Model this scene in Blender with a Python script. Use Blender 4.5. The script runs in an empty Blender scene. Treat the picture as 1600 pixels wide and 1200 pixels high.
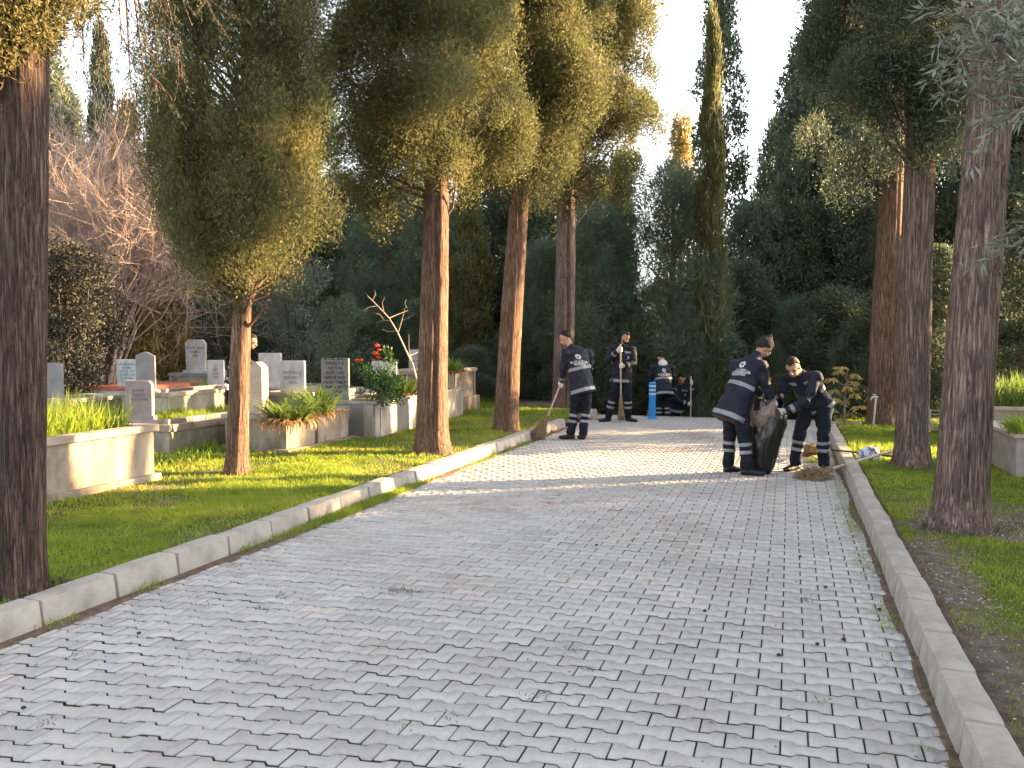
import bpy, bmesh, math, random
import numpy as np
from mathutils import Vector, Matrix, noise
from mathutils.bvhtree import BVHTree
R = math.radians
S = bpy.context.scene
C = S.collection
PI = math.pi
random.seed(5)
# ------------------------------------------------------------ camera, world, sun, exposure
F, H, HOR = 1300.0, 1.55, 533.0
PITCH = math.atan((600 - HOR) / F)
cd = bpy.data.cameras.new('camera'); cam = bpy.data.objects.new('camera', cd); C.objects.link(cam)
cam.location = (0, 0, H); cam.rotation_euler = (PI / 2 - PITCH, 0, 0)
cd.sensor_width = 36; cd.lens = 36 * F / 1600; cd.clip_start = .05; cd.clip_end = 2000
S.camera = cam
SUN_AZ, SUN_EL = R(14), R(15)        # azimuth measured from +X towards +Y
sdir = Vector((math.cos(SUN_AZ) * math.cos(SUN_EL), math.sin(SUN_AZ) * math.cos(SUN_EL), math.sin(SUN_EL)))
w = bpy.data.worlds.new('World'); S.world = w; w.use_nodes = True
nt = w.node_tree; bg = nt.nodes['Background']
sky = nt.nodes.new('ShaderNodeTexSky'); sky.sky_type = 'NISHITA'; sky.sun_disc = False
sky.sun_elevation = SUN_EL; sky.sun_rotation = PI / 2 - SUN_AZ
sky.air_density = 1.0; sky.dust_density = 2.5; sky.ozone_density = 1.0
hs = nt.nodes.new('ShaderNodeHueSaturation'); hs.inputs['Saturation'].default_value = .3
nt.links.new(sky.outputs[0], hs.inputs['Color']); nt.links.new(hs.outputs[0], bg.inputs[0]); bg.inputs[1].default_value = .105
sl = bpy.data.lights.new('sun', 'SUN'); sl.energy = 5; sl.angle = R(.5); sl.color = (1, .65, .32)
so = bpy.data.objects.new('sun', sl); C.objects.link(so); so.rotation_euler = (-sdir).to_track_quat('-Z', 'Y').to_euler()
S.view_settings.view_transform = 'Standard'; S.view_settings.look = 'None'
S.view_settings.exposure = 3.05; S.view_settings.gamma = 1
S.render.engine = 'CYCLES'
S.cycles.max_bounces = 6; S.cycles.diffuse_bounces = 3; S.cycles.transmission_bounces = 4; S.cycles.transparent_max_bounces = 6

# ------------------------------------------------------------ geometry of the place
PSI = R(18.4)
def W(u, v, z=0.0):
    """road frame (u across to the right, v along the road) -> world"""
    return Vector((u * math.cos(PSI) + v * math.sin(PSI), -u * math.sin(PSI) + v * math.cos(PSI), z))
def UV(x, y): return (x * math.cos(PSI) - y * math.sin(PSI), x * math.sin(PSI) + y * math.cos(PSI))
def ray(px, py):
    a = (px - 800) / F; b = -(py - 600) / F
    return Vector((a, math.cos(PITCH) + b * math.sin(PITCH), -math.sin(PITCH) + b * math.cos(PITCH)))
def at(px, py, Y):
    r = ray(px, py); k = Y / r.y
    return Vector((r.x * k, Y, H + r.z * k))
def onz(px, py, z=0.0):
    r = ray(px, py); k = (z - H) / r.z
    return Vector((r.x * k, r.y * k, z))
UL, UR, VE = -3.80, .62, 17.2
def smooth(a, b, x):
    t = min(1, max(0, (x - a) / (b - a))); return t * t * (3 - 2 * t)
def gz(x, y):
    u, v = UV(x, y)
    z = .10 + .02 * noise.noise((x * .7, y * .7, 3.1)) + .015 * noise.noise((x * 2.3, y * 2.3, 1))
    if u < -4: z += .03 * smooth(-4.1, -6.5, u)
    edge = max(smooth(-5.0, -3.4, u) * 1.0, 0)
    drop = smooth(17.0, 20.5, v) * edge
    return z * (1 - drop) - 1.3 * drop

# ------------------------------------------------------------ helpers
def tag(o, label=None, cat=None, group=None, kind=None):
    if label: o['label'] = label
    if cat: o['category'] = cat
    if group: o['group'] = group
    if kind: o['kind'] = kind
    return o
def thing(name, label, cat, loc=(0, 0, 0), rz=0, group=None):
    o = bpy.data.objects.new(name, None); C.objects.link(o); o.location = loc; o.rotation_euler = (0, 0, rz)
    o.empty_display_size = .1
    return tag(o, label, cat, group)
def link(name, me, m=None, parent=None, sm=False):
    if m is not None:
        for q in (m if isinstance(m, (list, tuple)) else [m]): me.materials.append(q)
    o = bpy.data.objects.new(name, me); C.objects.link(o)
    if parent is not None: o.parent = parent
    if sm: me.shade_smooth()
    return o
def obj(name, bm, m, parent=None, sm=False):
    me = bpy.data.meshes.new(name); bm.to_mesh(me); bm.free()
    return link(name, me, m, parent, sm)
def npmesh(name, V, Fq, k):
    """V (n,3) float, Fq (m,k) int"""
    me = bpy.data.meshes.new(name)
    me.vertices.add(len(V)); me.vertices.foreach_set('co', np.ascontiguousarray(V, dtype=np.float32).ravel())
    n = len(Fq)
    me.loops.add(n * k); me.loops.foreach_set('vertex_index', np.ascontiguousarray(Fq, dtype=np.int32).ravel())
    me.polygons.add(n); me.polygons.foreach_set('loop_start', np.arange(0, n * k, k, dtype=np.int32))
    try: me.polygons.foreach_set('loop_total', np.full(n, k, dtype=np.int32))
    except Exception: pass
    me.update(calc_edges=True)
    return me
def add_box(bm, c, s, rot=None, bev=0.0):
    b = bmesh.new(); bmesh.ops.create_cube(b, size=1)
    for v in b.verts: v.co = Vector((v.co.x * s[0], v.co.y * s[1], v.co.z * s[2]))
    if bev: bmesh.ops.bevel(b, geom=b.edges[:], offset=bev, segments=2, affect='EDGES', profile=.6)
    M = (rot.to_4x4() if rot is not None else Matrix.Identity(4))
    for v in b.verts: v.co = M @ v.co + Vector(c)
    merge(bm, b)
def merge(bm, b):
    me = bpy.data.meshes.new('t'); b.to_mesh(me); b.free(); bm.from_mesh(me); bpy.data.meshes.remove(me)
def loft(bm, pts, rads, side=(1, 0, 0), n=12, cap=True):
    pts = [Vector(p) for p in pts]; rings = []
    side = Vector(side)
    for i, p in enumerate(pts):
        a = pts[max(0, i - 1)]; c = pts[min(len(pts) - 1, i + 1)]
        t = (c - a).normalized()
        s = side - t * side.dot(t)
        if s.length < 1e-3: s = t.orthogonal()
        s.normalize(); q = t.cross(s)
        r = rads[i]; ra, rb = (r, r) if not isinstance(r, (tuple, list)) else r
        rings.append([bm.verts.new(p + s * ra * math.cos(2 * PI * k / n) + q * rb * math.sin(2 * PI * k / n)) for k in range(n)])
    for i in range(len(rings) - 1):
        for k in range(n):
            bm.faces.new((rings[i][k], rings[i][(k + 1) % n], rings[i + 1][(k + 1) % n], rings[i + 1][k]))
    if cap:
        bm.faces.new(rings[0][::-1]); bm.faces.new(rings[-1])
def add_ell(bm, c, r, ax=None, seg=16, rg=10):
    """ellipsoid; ax = 3x3 matrix with columns as axes"""
    b = bmesh.new(); bmesh.ops.create_uvsphere(b, u_segments=seg, v_segments=rg, radius=1)
    for v in b.verts:
        p = Vector((v.co.x * r[0], v.co.y * r[1], v.co.z * r[2]))
        v.co = (ax @ p if ax is not None else p) + Vector(c)
    merge(bm, b)
DG = lambda: bpy.context.evaluated_depsgraph_get()
def remesh(bm, vox, its=2, wr=0.0, seed=0, wsc=7.0):
    bmesh.ops.recalc_face_normals(bm, faces=bm.faces[:])
    me = bpy.data.meshes.new('r'); bm.to_mesh(me); bm.free()
    o = bpy.data.objects.new('r', me); C.objects.link(o)
    m = o.modifiers.new('a', 'REMESH'); m.mode = 'VOXEL'; m.voxel_size = vox; m.adaptivity = 0
    if its:
        s = o.modifiers.new('b', 'SMOOTH'); s.factor = .5; s.iterations = its
    bpy.context.view_layer.update()
    e = o.evaluated_get(DG()); out = bpy.data.meshes.new_from_object(e)
    bpy.data.objects.remove(o); bpy.data.meshes.remove(me)
    if wr:
        nv = [v.normal.copy() for v in out.vertices]
        for v, q in zip(out.vertices, nv):
            p = v.co
            d = noise.noise((p.x * wsc + seed, p.y * wsc, p.z * wsc * 1.8)) + .6 * noise.noise((p.x * wsc * 2.3, p.y * wsc * 2.3 + seed, p.z * wsc * 3.5))
            d -= .9 * abs(noise.noise((p.x * wsc * 1.3 + 5, p.y * wsc * 1.3, p.z * wsc * 2.2 + seed)))
            v.co = p + q * d * wr
    out.shade_smooth()
    return out

# ------------------------------------------------------------ materials
MATS = {}
def newmat(name):
    m = bpy.data.materials.new(name); m.use_nodes = True
    return m, m.node_tree, m.node_tree.nodes['Principled BSDF']
def nd(nt, t, **k):
    n = nt.nodes.new(t)
    for a, b in k.items(): setattr(n, a, b)
    return n
def ramp(nt, fac, stops):
    r = nt.nodes.new('ShaderNodeValToRGB'); e = r.color_ramp.elements
    while len(e) < len(stops): e.new(.5)
    for q, (p, c) in zip(e, stops): q.position = p; q.color = (*c, 1) if len(c) == 3 else c
    nt.links.new(fac, r.inputs[0]); return r
def noise_mat(name, c1, c2, sc=6, rough=.85, bump=.2, bsc=60, stretch=(1, 1, 1), c3=None, dist=.02, spec=.3, detail=6):
    if name in MATS: return MATS[name]
    m, nt, p = newmat(name); L = nt.links.new
    tc = nd(nt, 'ShaderNodeTexCoord'); mp = nd(nt, 'ShaderNodeMapping'); mp.inputs['Scale'].default_value = stretch
    L(tc.outputs['Object'], mp.inputs[0])
    n = nd(nt, 'ShaderNodeTexNoise'); n.inputs['Scale'].default_value = sc; n.inputs['Detail'].default_value = detail; n.inputs['Roughness'].default_value = .65
    L(mp.outputs[0], n.inputs['Vector'])
    st = [(.3, c1), (.7, c2)] if c3 is None else [(.3, c1), (.52, c2), (.72, c3)]
    r = ramp(nt, n.outputs[0], st); L(r.outputs[0], p.inputs['Base Color'])
    p.inputs['Roughness'].default_value = rough; p.inputs['Specular IOR Level'].default_value = spec
    if bump:
        n2 = nd(nt, 'ShaderNodeTexNoise'); n2.inputs['Scale'].default_value = bsc; n2.inputs['Detail'].default_value = 5
        L(mp.outputs[0], n2.inputs['Vector'])
        b = nd(nt, 'ShaderNodeBump'); b.inputs['Strength'].default_value = bump; b.inputs['Distance'].default_value = dist
        L(n2.outputs[0], b.inputs['Height']); L(b.outputs[0], p.inputs['Normal'])
    MATS[name] = m; return m
def leaf_mat(name, c1, c2, c3, trans=.35, sc=1.6, rough=.6):
    m, nt, p = newmat(name); L = nt.links.new
    tc = nd(nt, 'ShaderNodeTexCoord')
    n = nd(nt, 'ShaderNodeTexNoise'); n.inputs['Scale'].default_value = sc; n.inputs['Detail'].default_value = 8; n.inputs['Roughness'].default_value = .8
    L(tc.outputs['Object'], n.inputs['Vector'])
    r = ramp(nt, n.outputs[0], [(.34, c1), (.5, c2), (.68, c3)])
    L(r.outputs[0], p.inputs['Base Color']); p.inputs['Roughness'].default_value = rough; p.inputs['Specular IOR Level'].default_value = .25
    t = nd(nt, 'ShaderNodeBsdfTranslucent'); L(r.outputs[0], t.inputs[0])
    mx = nd(nt, 'ShaderNodeMixShader'); mx.inputs[0].default_value = trans
    L(p.outputs[0], mx.inputs[1]); L(t.outputs[0], mx.inputs[2]); L(mx.outputs[0], nt.nodes['Material Output'].inputs[0])
    return m
def bark_mat(name, c1, c2, c3, sc=1.0):
    m, nt, p = newmat(name); L = nt.links.new
    tc = nd(nt, 'ShaderNodeTexCoord')
    def nz(v, detail, rough, dist=0):
        mp = nd(nt, 'ShaderNodeMapping'); mp.inputs['Scale'].default_value = v; L(tc.outputs['Object'], mp.inputs[0])
        n = nd(nt, 'ShaderNodeTexNoise'); n.inputs['Scale'].default_value = 1; n.inputs['Detail'].default_value = detail; n.inputs['Roughness'].default_value = rough; n.inputs['Distortion'].default_value = dist
        L(mp.outputs[0], n.inputs['Vector']); return n.outputs[0]
    fine = nz((80, 80, 6), 8, .72, .3); ridge = nz((40, 40, 2.2), 4, .6, .35); big = nz((2.4, 2.4, 1.6), 5, .6)
    d = nd(nt, 'ShaderNodeMath', operation='SUBTRACT'); d.inputs[1].default_value = .5; L(ridge, d.inputs[0])
    a = nd(nt, 'ShaderNodeMath', operation='ABSOLUTE'); L(d.outputs[0], a.inputs[0])
    k = nd(nt, 'ShaderNodeMath', operation='MULTIPLY', use_clamp=True); k.inputs[1].default_value = 11; L(a.outputs[0], k.inputs[0])
    r = ramp(nt, fine, [(.34, c1), (.5, c2), (.66, c3)])
    r2 = ramp(nt, big, [(.3, (.72, .70, .69)), (.7, (1.15, 1.1, 1.05))]); r3 = ramp(nt, k.outputs[0], [(0, (.45, .42, .41)), (.6, (1.05, 1.05, 1.05))])
    mx = nd(nt, 'ShaderNodeMix', data_type='RGBA', blend_type='MULTIPLY'); mx.inputs[0].default_value = 1; L(r.outputs[0], mx.inputs[6]); L(r2.outputs[0], mx.inputs[7])
    my = nd(nt, 'ShaderNodeMix', data_type='RGBA', blend_type='MULTIPLY'); my.inputs[0].default_value = 1; L(mx.outputs[2], my.inputs[6]); L(r3.outputs[0], my.inputs[7])
    L(my.outputs[2], p.inputs['Base Color']); p.inputs['Roughness'].default_value = .95; p.inputs['Specular IOR Level'].default_value = .15
    h = nd(nt, 'ShaderNodeMath', operation='MULTIPLY_ADD'); h.inputs[1].default_value = .5; L(fine, h.inputs[0]); L(k.outputs[0], h.inputs[2])
    b = nd(nt, 'ShaderNodeBump'); b.inputs['Strength'].default_value = .9; b.inputs['Distance'].default_value = .012
    L(h.outputs[0], b.inputs['Height']); L(b.outputs[0], p.inputs['Normal'])
    return m
def flat(name, c, rough=.7, spec=.3, metal=0):
    if name in MATS: return MATS[name]
    m, nt, p = newmat(name); p.inputs['Base Color'].default_value = (*c, 1); p.inputs['Roughness'].default_value = rough
    p.inputs['Specular IOR Level'].default_value = spec; p.inputs['Metallic'].default_value = metal
    MATS[name] = m; return m
M_BARK = bark_mat('bark_red', (.07, .044, .034), (.19, .125, .092), (.31, .215, .16))
M_BARKG = bark_mat('bark_grey', (.075, .055, .048), (.19, .145, .125), (.31, .245, .22))
M_BARKD = bark_mat('bark_dark', (.04, .027, .023), (.095, .068, .056), (.17, .125, .108))
M_STEM = noise_mat('dark_stem', (.03, .024, .02), (.09, .07, .06), sc=12, bump=0)
M_TWIG = noise_mat('twig', (.10, .07, .055), (.26, .19, .15), sc=12, bump=0)
M_DEAD = noise_mat('dead_twig', (.30, .22, .18), (.5, .4, .34), sc=12, bump=0)
M_DEAD2 = noise_mat('grey_pink_twig', (.30, .215, .185), (.52, .41, .35), sc=12, bump=0)
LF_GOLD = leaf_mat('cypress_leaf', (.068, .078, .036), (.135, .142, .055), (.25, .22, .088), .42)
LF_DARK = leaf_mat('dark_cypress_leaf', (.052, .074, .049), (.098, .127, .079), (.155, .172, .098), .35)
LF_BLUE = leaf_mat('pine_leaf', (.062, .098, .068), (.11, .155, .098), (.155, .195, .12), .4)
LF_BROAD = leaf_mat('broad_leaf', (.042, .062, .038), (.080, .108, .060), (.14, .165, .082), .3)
LF_SUNNY = leaf_mat('sunny_leaf', (.17, .13, .045), (.30, .225, .075), (.42, .32, .12), .45)  # yellow of sunlit foliage put into the leaf colour
LF_TUFT = leaf_mat('sunlit_tuft_leaf', (.11, .108, .05), (.21, .19, .08), (.34, .285, .125), .45)  # lighter cypress leaf, sun on the tuft put into the colour
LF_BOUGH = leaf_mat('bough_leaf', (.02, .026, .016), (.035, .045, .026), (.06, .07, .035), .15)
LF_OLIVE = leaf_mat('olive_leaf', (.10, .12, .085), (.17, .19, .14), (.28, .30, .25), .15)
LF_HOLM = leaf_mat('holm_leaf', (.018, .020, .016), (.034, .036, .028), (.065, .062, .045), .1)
M_GRASS = leaf_mat('grass_blade', (.13, .20, .028), (.25, .33, .04), (.42, .40, .085), .55, sc=.9)
M_CLOVER = leaf_mat('clover_leaf', (.05, .11, .03), (.10, .18, .05), (.16, .24, .07), .35, sc=3)
M_IRIS = leaf_mat('strap_leaf', (.055, .11, .024), (.12, .19, .04), (.24, .28, .065), .45, sc=5)
M_DRY = leaf_mat('dry_leaf', (.18, .09, .04), (.3, .17, .08), (.42, .28, .14), .3, sc=9)
M_STRAW = noise_mat('straw', (.16, .11, .06), (.36, .27, .16), sc=18, bump=0)

def ground_mat():
    m, nt, p = newmat('ground_soil'); L = nt.links.new
    tc = nd(nt, 'ShaderNodeTexCoord')
    n = nd(nt, 'ShaderNodeTexNoise'); n.inputs['Scale'].default_value = .8; n.inputs['Detail'].default_value = 8; L(tc.outputs['Object'], n.inputs['Vector'])
    n2 = nd(nt, 'ShaderNodeTexNoise'); n2.inputs['Scale'].default_value = 14; n2.inputs['Detail'].default_value = 8; n2.inputs['Roughness'].default_value = .8; L(tc.outputs['Object'], n2.inputs['Vector'])
    a = ramp(nt, n2.outputs[0], [(.3, (.05, .07, .015)), (.5, (.09, .115, .025)), (.7, (.16, .155, .05))])
    b = ramp(nt, n2.outputs[0], [(.3, (.07, .052, .04)), (.5, (.15, .118, .095)), (.75, (.28, .245, .215))])
    f = nd(nt, 'ShaderNodeAttribute'); f.attribute_name = 'soil'
    ad = nd(nt, 'ShaderNodeMath', operation='MULTIPLY_ADD'); ad.inputs[1].default_value = .7; L(n.outputs[0], ad.inputs[0]); L(f.outputs['Fac'], ad.inputs[2])
    rr = ramp(nt, ad.outputs[0], [(.46, (0, 0, 0)), (.56, (1, 1, 1))])
    mx = nd(nt, 'ShaderNodeMix', data_type='RGBA'); L(rr.outputs[0], mx.inputs[0]); L(a.outputs[0], mx.inputs[6]); L(b.outputs[0], mx.inputs[7])
    gt = nd(nt, 'ShaderNodeMath', operation='GREATER_THAN'); gt.inputs[1].default_value = 1.5; L(f.outputs['Fac'], gt.inputs[0])
    m3 = nd(nt, 'ShaderNodeMix', data_type='RGBA'); L(gt.outputs[0], m3.inputs[0]); L(mx.outputs[2], m3.inputs[6]); m3.inputs[7].default_value = (.022, .018, .015, 1)
    L(m3.outputs[2], p.inputs['Base Color']); p.inputs['Roughness'].default_value = 1; p.inputs['Specular IOR Level'].default_value = .1
    bp = nd(nt, 'ShaderNodeBump'); bp.inputs['Strength'].default_value = .8; bp.inputs['Distance'].default_value = .04
    L(n2.outputs[0], bp.inputs['Height']); L(bp.outputs[0], p.inputs['Normal'])
    return m
M_GROUND = ground_mat()
def paver_mat():
    m, nt, p = newmat('paver'); L = nt.links.new
    tc = nd(nt, 'ShaderNodeTexCoord')
    at_ = nd(nt, 'ShaderNodeAttribute'); at_.attribute_name = 'rnd'
    base = ramp(nt, at_.outputs['Fac'], [(0, (.305, .294, .288)), (.5, (.36, .35, .345)), (.9, (.40, .388, .38)), (1, (.42, .38, .35))])
    n = nd(nt, 'ShaderNodeTexNoise'); n.inputs['Scale'].default_value = .55; n.inputs['Detail'].default_value = 7; n.inputs['Roughness'].default_value = .7; L(tc.outputs['Object'], n.inputs['Vector'])
    g = ramp(nt, n.outputs[0], [(.32, (.72, .66, .62)), (.42, (.93, .91, .89)), (.55, (1, 1, 1)), (.7, (1.08, 1.08, 1.09))])
    n3 = nd(nt, 'ShaderNodeTexNoise'); n3.inputs['Scale'].default_value = 24; n3.inputs['Detail'].default_value = 7; n3.inputs['Roughness'].default_value = .75; L(tc.outputs['Object'], n3.inputs['Vector'])
    g3 = ramp(nt, n3.outputs[0], [(.3, (.80, .79, .78)), (.45, (.97, .97, .97)), (.75, (1.08, 1.08, 1.08))])
    mx = nd(nt, 'ShaderNodeMix', data_type='RGBA', blend_type='MULTIPLY'); mx.inputs[0].default_value = 1; L(base.outputs[0], mx.inputs[6]); L(g.outputs[0], mx.inputs[7])
    my = nd(nt, 'ShaderNodeMix', data_type='RGBA', blend_type='MULTIPLY'); my.inputs[0].default_value = 1; L(mx.outputs[2], my.inputs[6]); L(g3.outputs[0], my.inputs[7])
    lt = nd(nt, 'ShaderNodeMath', operation='LESS_THAN'); lt.inputs[1].default_value = -.5; L(at_.outputs['Fac'], lt.inputs[0])
    mz = nd(nt, 'ShaderNodeMix', data_type='RGBA'); L(lt.outputs[0], mz.inputs[0]); L(my.outputs[2], mz.inputs[6]); mz.inputs[7].default_value = (.07, .06, .053, 1)
    L(mz.outputs[2], p.inputs['Base Color']); p.inputs['Roughness'].default_value = .8; p.inputs['Specular IOR Level'].default_value = .35
    n2 = nd(nt, 'ShaderNodeTexNoise'); n2.inputs['Scale'].default_value = 160; n2.inputs['Detail'].default_value = 4; L(tc.outputs['Object'], n2.inputs['Vector'])
    bp = nd(nt, 'ShaderNodeBump'); bp.inputs['Strength'].default_value = .35; bp.inputs['Distance'].default_value = .004
    L(n2.outputs[0], bp.inputs['Height']); L(bp.outputs[0], p.inputs['Normal'])
    return m
M_PAVER = paver_mat()
M_KERB = noise_mat('kerb_concrete', (.19, .17, .15), (.30, .275, .25), sc=5, bump=.35, bsc=55, c3=(.36, .335, .31), dist=.01)
M_CREAM = noise_mat('cream_render', (.10, .078, .058), (.215, .178, .14), sc=4.5, c3=(.30, .26, .205), bump=.15, bsc=50, stretch=(1, 1, .5))
M_STAIN = noise_mat('stained_concrete', (.13, .12, .085), (.27, .25, .19), sc=3.5, c3=(.42, .39, .31), bump=.3, bsc=40, stretch=(1, 1, .4))
M_COPE = noise_mat('coping_stone', (.17, .13, .105), (.29, .24, .20), sc=5, c3=(.36, .31, .27), bump=.2, bsc=60)
M_PINKCOPE = noise_mat('pink_coping', (.30, .22, .19), (.45, .36, .32), sc=6, bump=.15)
M_GRANITE = noise_mat('grey_granite', (.12, .12, .12), (.24, .235, .235), sc=70, bump=.1)
M_MARBLE = noise_mat('white_marble', (.22, .21, .20), (.46, .45, .455), sc=4.5, c3=(.54, .53, .54), stretch=(1, 1, .45), bump=.06, rough=.5)
M_WARM = noise_mat('sun_tinted_marble', (.15, .125, .11), (.31, .275, .245), sc=4.5, c3=(.38, .345, .31), stretch=(1, 1, .4), bump=.06, rough=.55)  # warm sunlight on the marble put into its colour
M_GREYST = noise_mat('grey_stone', (.17, .165, .175), (.27, .265, .28), sc=6, bump=.15)
M_PINKST = noise_mat('pinkish_stone', (.20, .165, .16), (.32, .265, .255), sc=6, bump=.15)
M_BEIGEST = noise_mat('beige_stone', (.30, .23, .18), (.42, .34, .27), sc=9, bump=.15, stretch=(1, 1, 3))
M_REDST = noise_mat('red_slab', (.22, .06, .045), (.36, .13, .09), sc=8, bump=.1)
M_BLUEBOX = noise_mat('pale_teal_render', (.20, .27, .28), (.36, .42, .42), sc=4, bump=.1)
M_INK = flat('dark_lettering', (.035, .03, .03))
M_TURQ = flat('turquoise_lettering', (.03, .28, .42))
M_GREYINK = flat('grey_lettering', (.16, .15, .16))
M_NAVY = noise_mat('navy_workwear', (.0075, .010, .020), (.016, .020, .036), sc=14, rough=.75, bump=.25, bsc=35, dist=.012, spec=.25)
M_NAVYT = noise_mat('navy_trouser', (.006, .0075, .013), (.012, .014, .022), sc=14, rough=.85, bump=.25, bsc=35, dist=.012, spec=.2)
M_STRIPE = noise_mat('reflective_tape', (.15, .16, .175), (.23, .24, .26), sc=30, rough=.45, bump=.1, spec=.5)
M_WHITE = flat('white_print', (.62, .64, .68), .6)
M_GLOVE = noise_mat('white_glove', (.45, .42, .40), (.62, .58, .55), sc=30, rough=.9, bump=.2)
M_SKIN = noise_mat('skin', (.36, .20, .14), (.46, .27, .19), sc=12, rough=.6, bump=.05)
M_HAIR = noise_mat('dark_hair', (.006, .005, .0045), (.014, .012, .010), sc=60, rough=.7, bump=.3, bsc=120)
M_GREYHAIR = noise_mat('grey_knit_cap', (.035, .03, .028), (.07, .06, .055), sc=60, rough=.9, bump=.3, bsc=120)
M_BEANIE = noise_mat('knitted_beanie', (.012, .011, .012), (.035, .032, .03), sc=30, rough=.95, bump=.6, bsc=90)
M_BOOT = noise_mat('black_boot', (.008, .008, .009), (.02, .019, .02), sc=20, rough=.5, bump=.1)
M_HOOD = noise_mat('white_hood', (.5, .49, .48), (.65, .64, .63), sc=20, rough=.9, bump=.2)
M_WOOD = noise_mat('broom_wood', (.36, .27, .20), (.52, .42, .33), sc=5, stretch=(8, 8, 1), rough=.6, bump=.1)
M_BAG = flat('black_polythene', (.010, .010, .011), .28, .5)
M_BLUEPL = flat('blue_plastic', (.01, .22, .55), .4, .5)
M_ORANGE = flat('orange_plastic', (.55, .16, .05), .5)
M_PALEMETAL = flat('painted_pipe', (.42, .40, .38), .5, .5)

# ------------------------------------------------------------ ground, one sheet
def soilr(u, v): return .62 * math.exp(-((v - 7.45 - .12 * (u - 1.8)) / .75) ** 2) * smooth(.75, 1.2, u) + .40 * (1 - smooth(.9, 1.4 + .35 * noise.noise((v * 1.3, 2, 2)), u)) * (1 - smooth(5.5, 8, v)) + .22 * noise.noise((u * 1.7, v * 1.7, 5))
def in_pave(u, v): return (UL - .06 < u < UR + .08 and v < VE) or (UR < u < 1.6 and 15.55 < v < VE)
us = sorted(set([-300, -150, -80, -50, -35, -26] + [round(-20 + .5 * i, 3) for i in range(33)] + [round(-4.0 + .05 * i, 3) for i in range(0, 3)] + [-3.87, -3.855, -3.6] +
     [-3, -2, -1, 0, .5, .68, .695, .8, 1.59, 1.6] + [round(1 + .25 * i, 3) for i in range(26)] + [3.3, 3.31, 8, 9, 10, 12, 15, 20, 30, 45, 80, 150, 300]))
vs = sorted(set([-200, -60, -20, -8] + [round(-4 + .4 * i, 3) for i in range(80)] + [VE - .06, VE + .02, VE + .03, 15.54, 15.55] + [30, 33, 38, 45, 60, 90, 150, 300, 900]))
V = []; SO = []
for v_ in vs:
    for u_ in us:
        p = W(u_, v_)
        if in_pave(u_, v_): z = -.012
        else:
            z = gz(p.x, p.y)
            if UL - .06 < u_ < 1.6 and VE <= v_ < VE + .025: z = -.16
            elif UL - .06 < u_ < 1.6 and v_ >= VE: z = min(z, -.16)
        V.append((p.x, p.y, z))
        s = .0
        if in_pave(u_, v_): s = 3
        if .7 < u_ < 6: s += soilr(u_, v_)
        if v_ > VE: s = .5
        if u_ < -3.97: s += .08 + .42 * max(0, noise.noise((v_ * .9, u_ * 1.3, 7)) - .05)
        if u_ < -9: s += .1
        SO.append(s)
nu = len(us); Fq = [(j * nu + i, j * nu + i + 1, (j + 1) * nu + i + 1, (j + 1) * nu + i) for j in range(len(vs) - 1) for i in range(nu - 1)]
me = npmesh('ground', np.array(V), np.array(Fq), 4)
a = me.attributes.new('soil', 'FLOAT', 'POINT'); a.data.foreach_set('value', SO)
tag(link('ground', me, M_GROUND), kind='structure')

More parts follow.
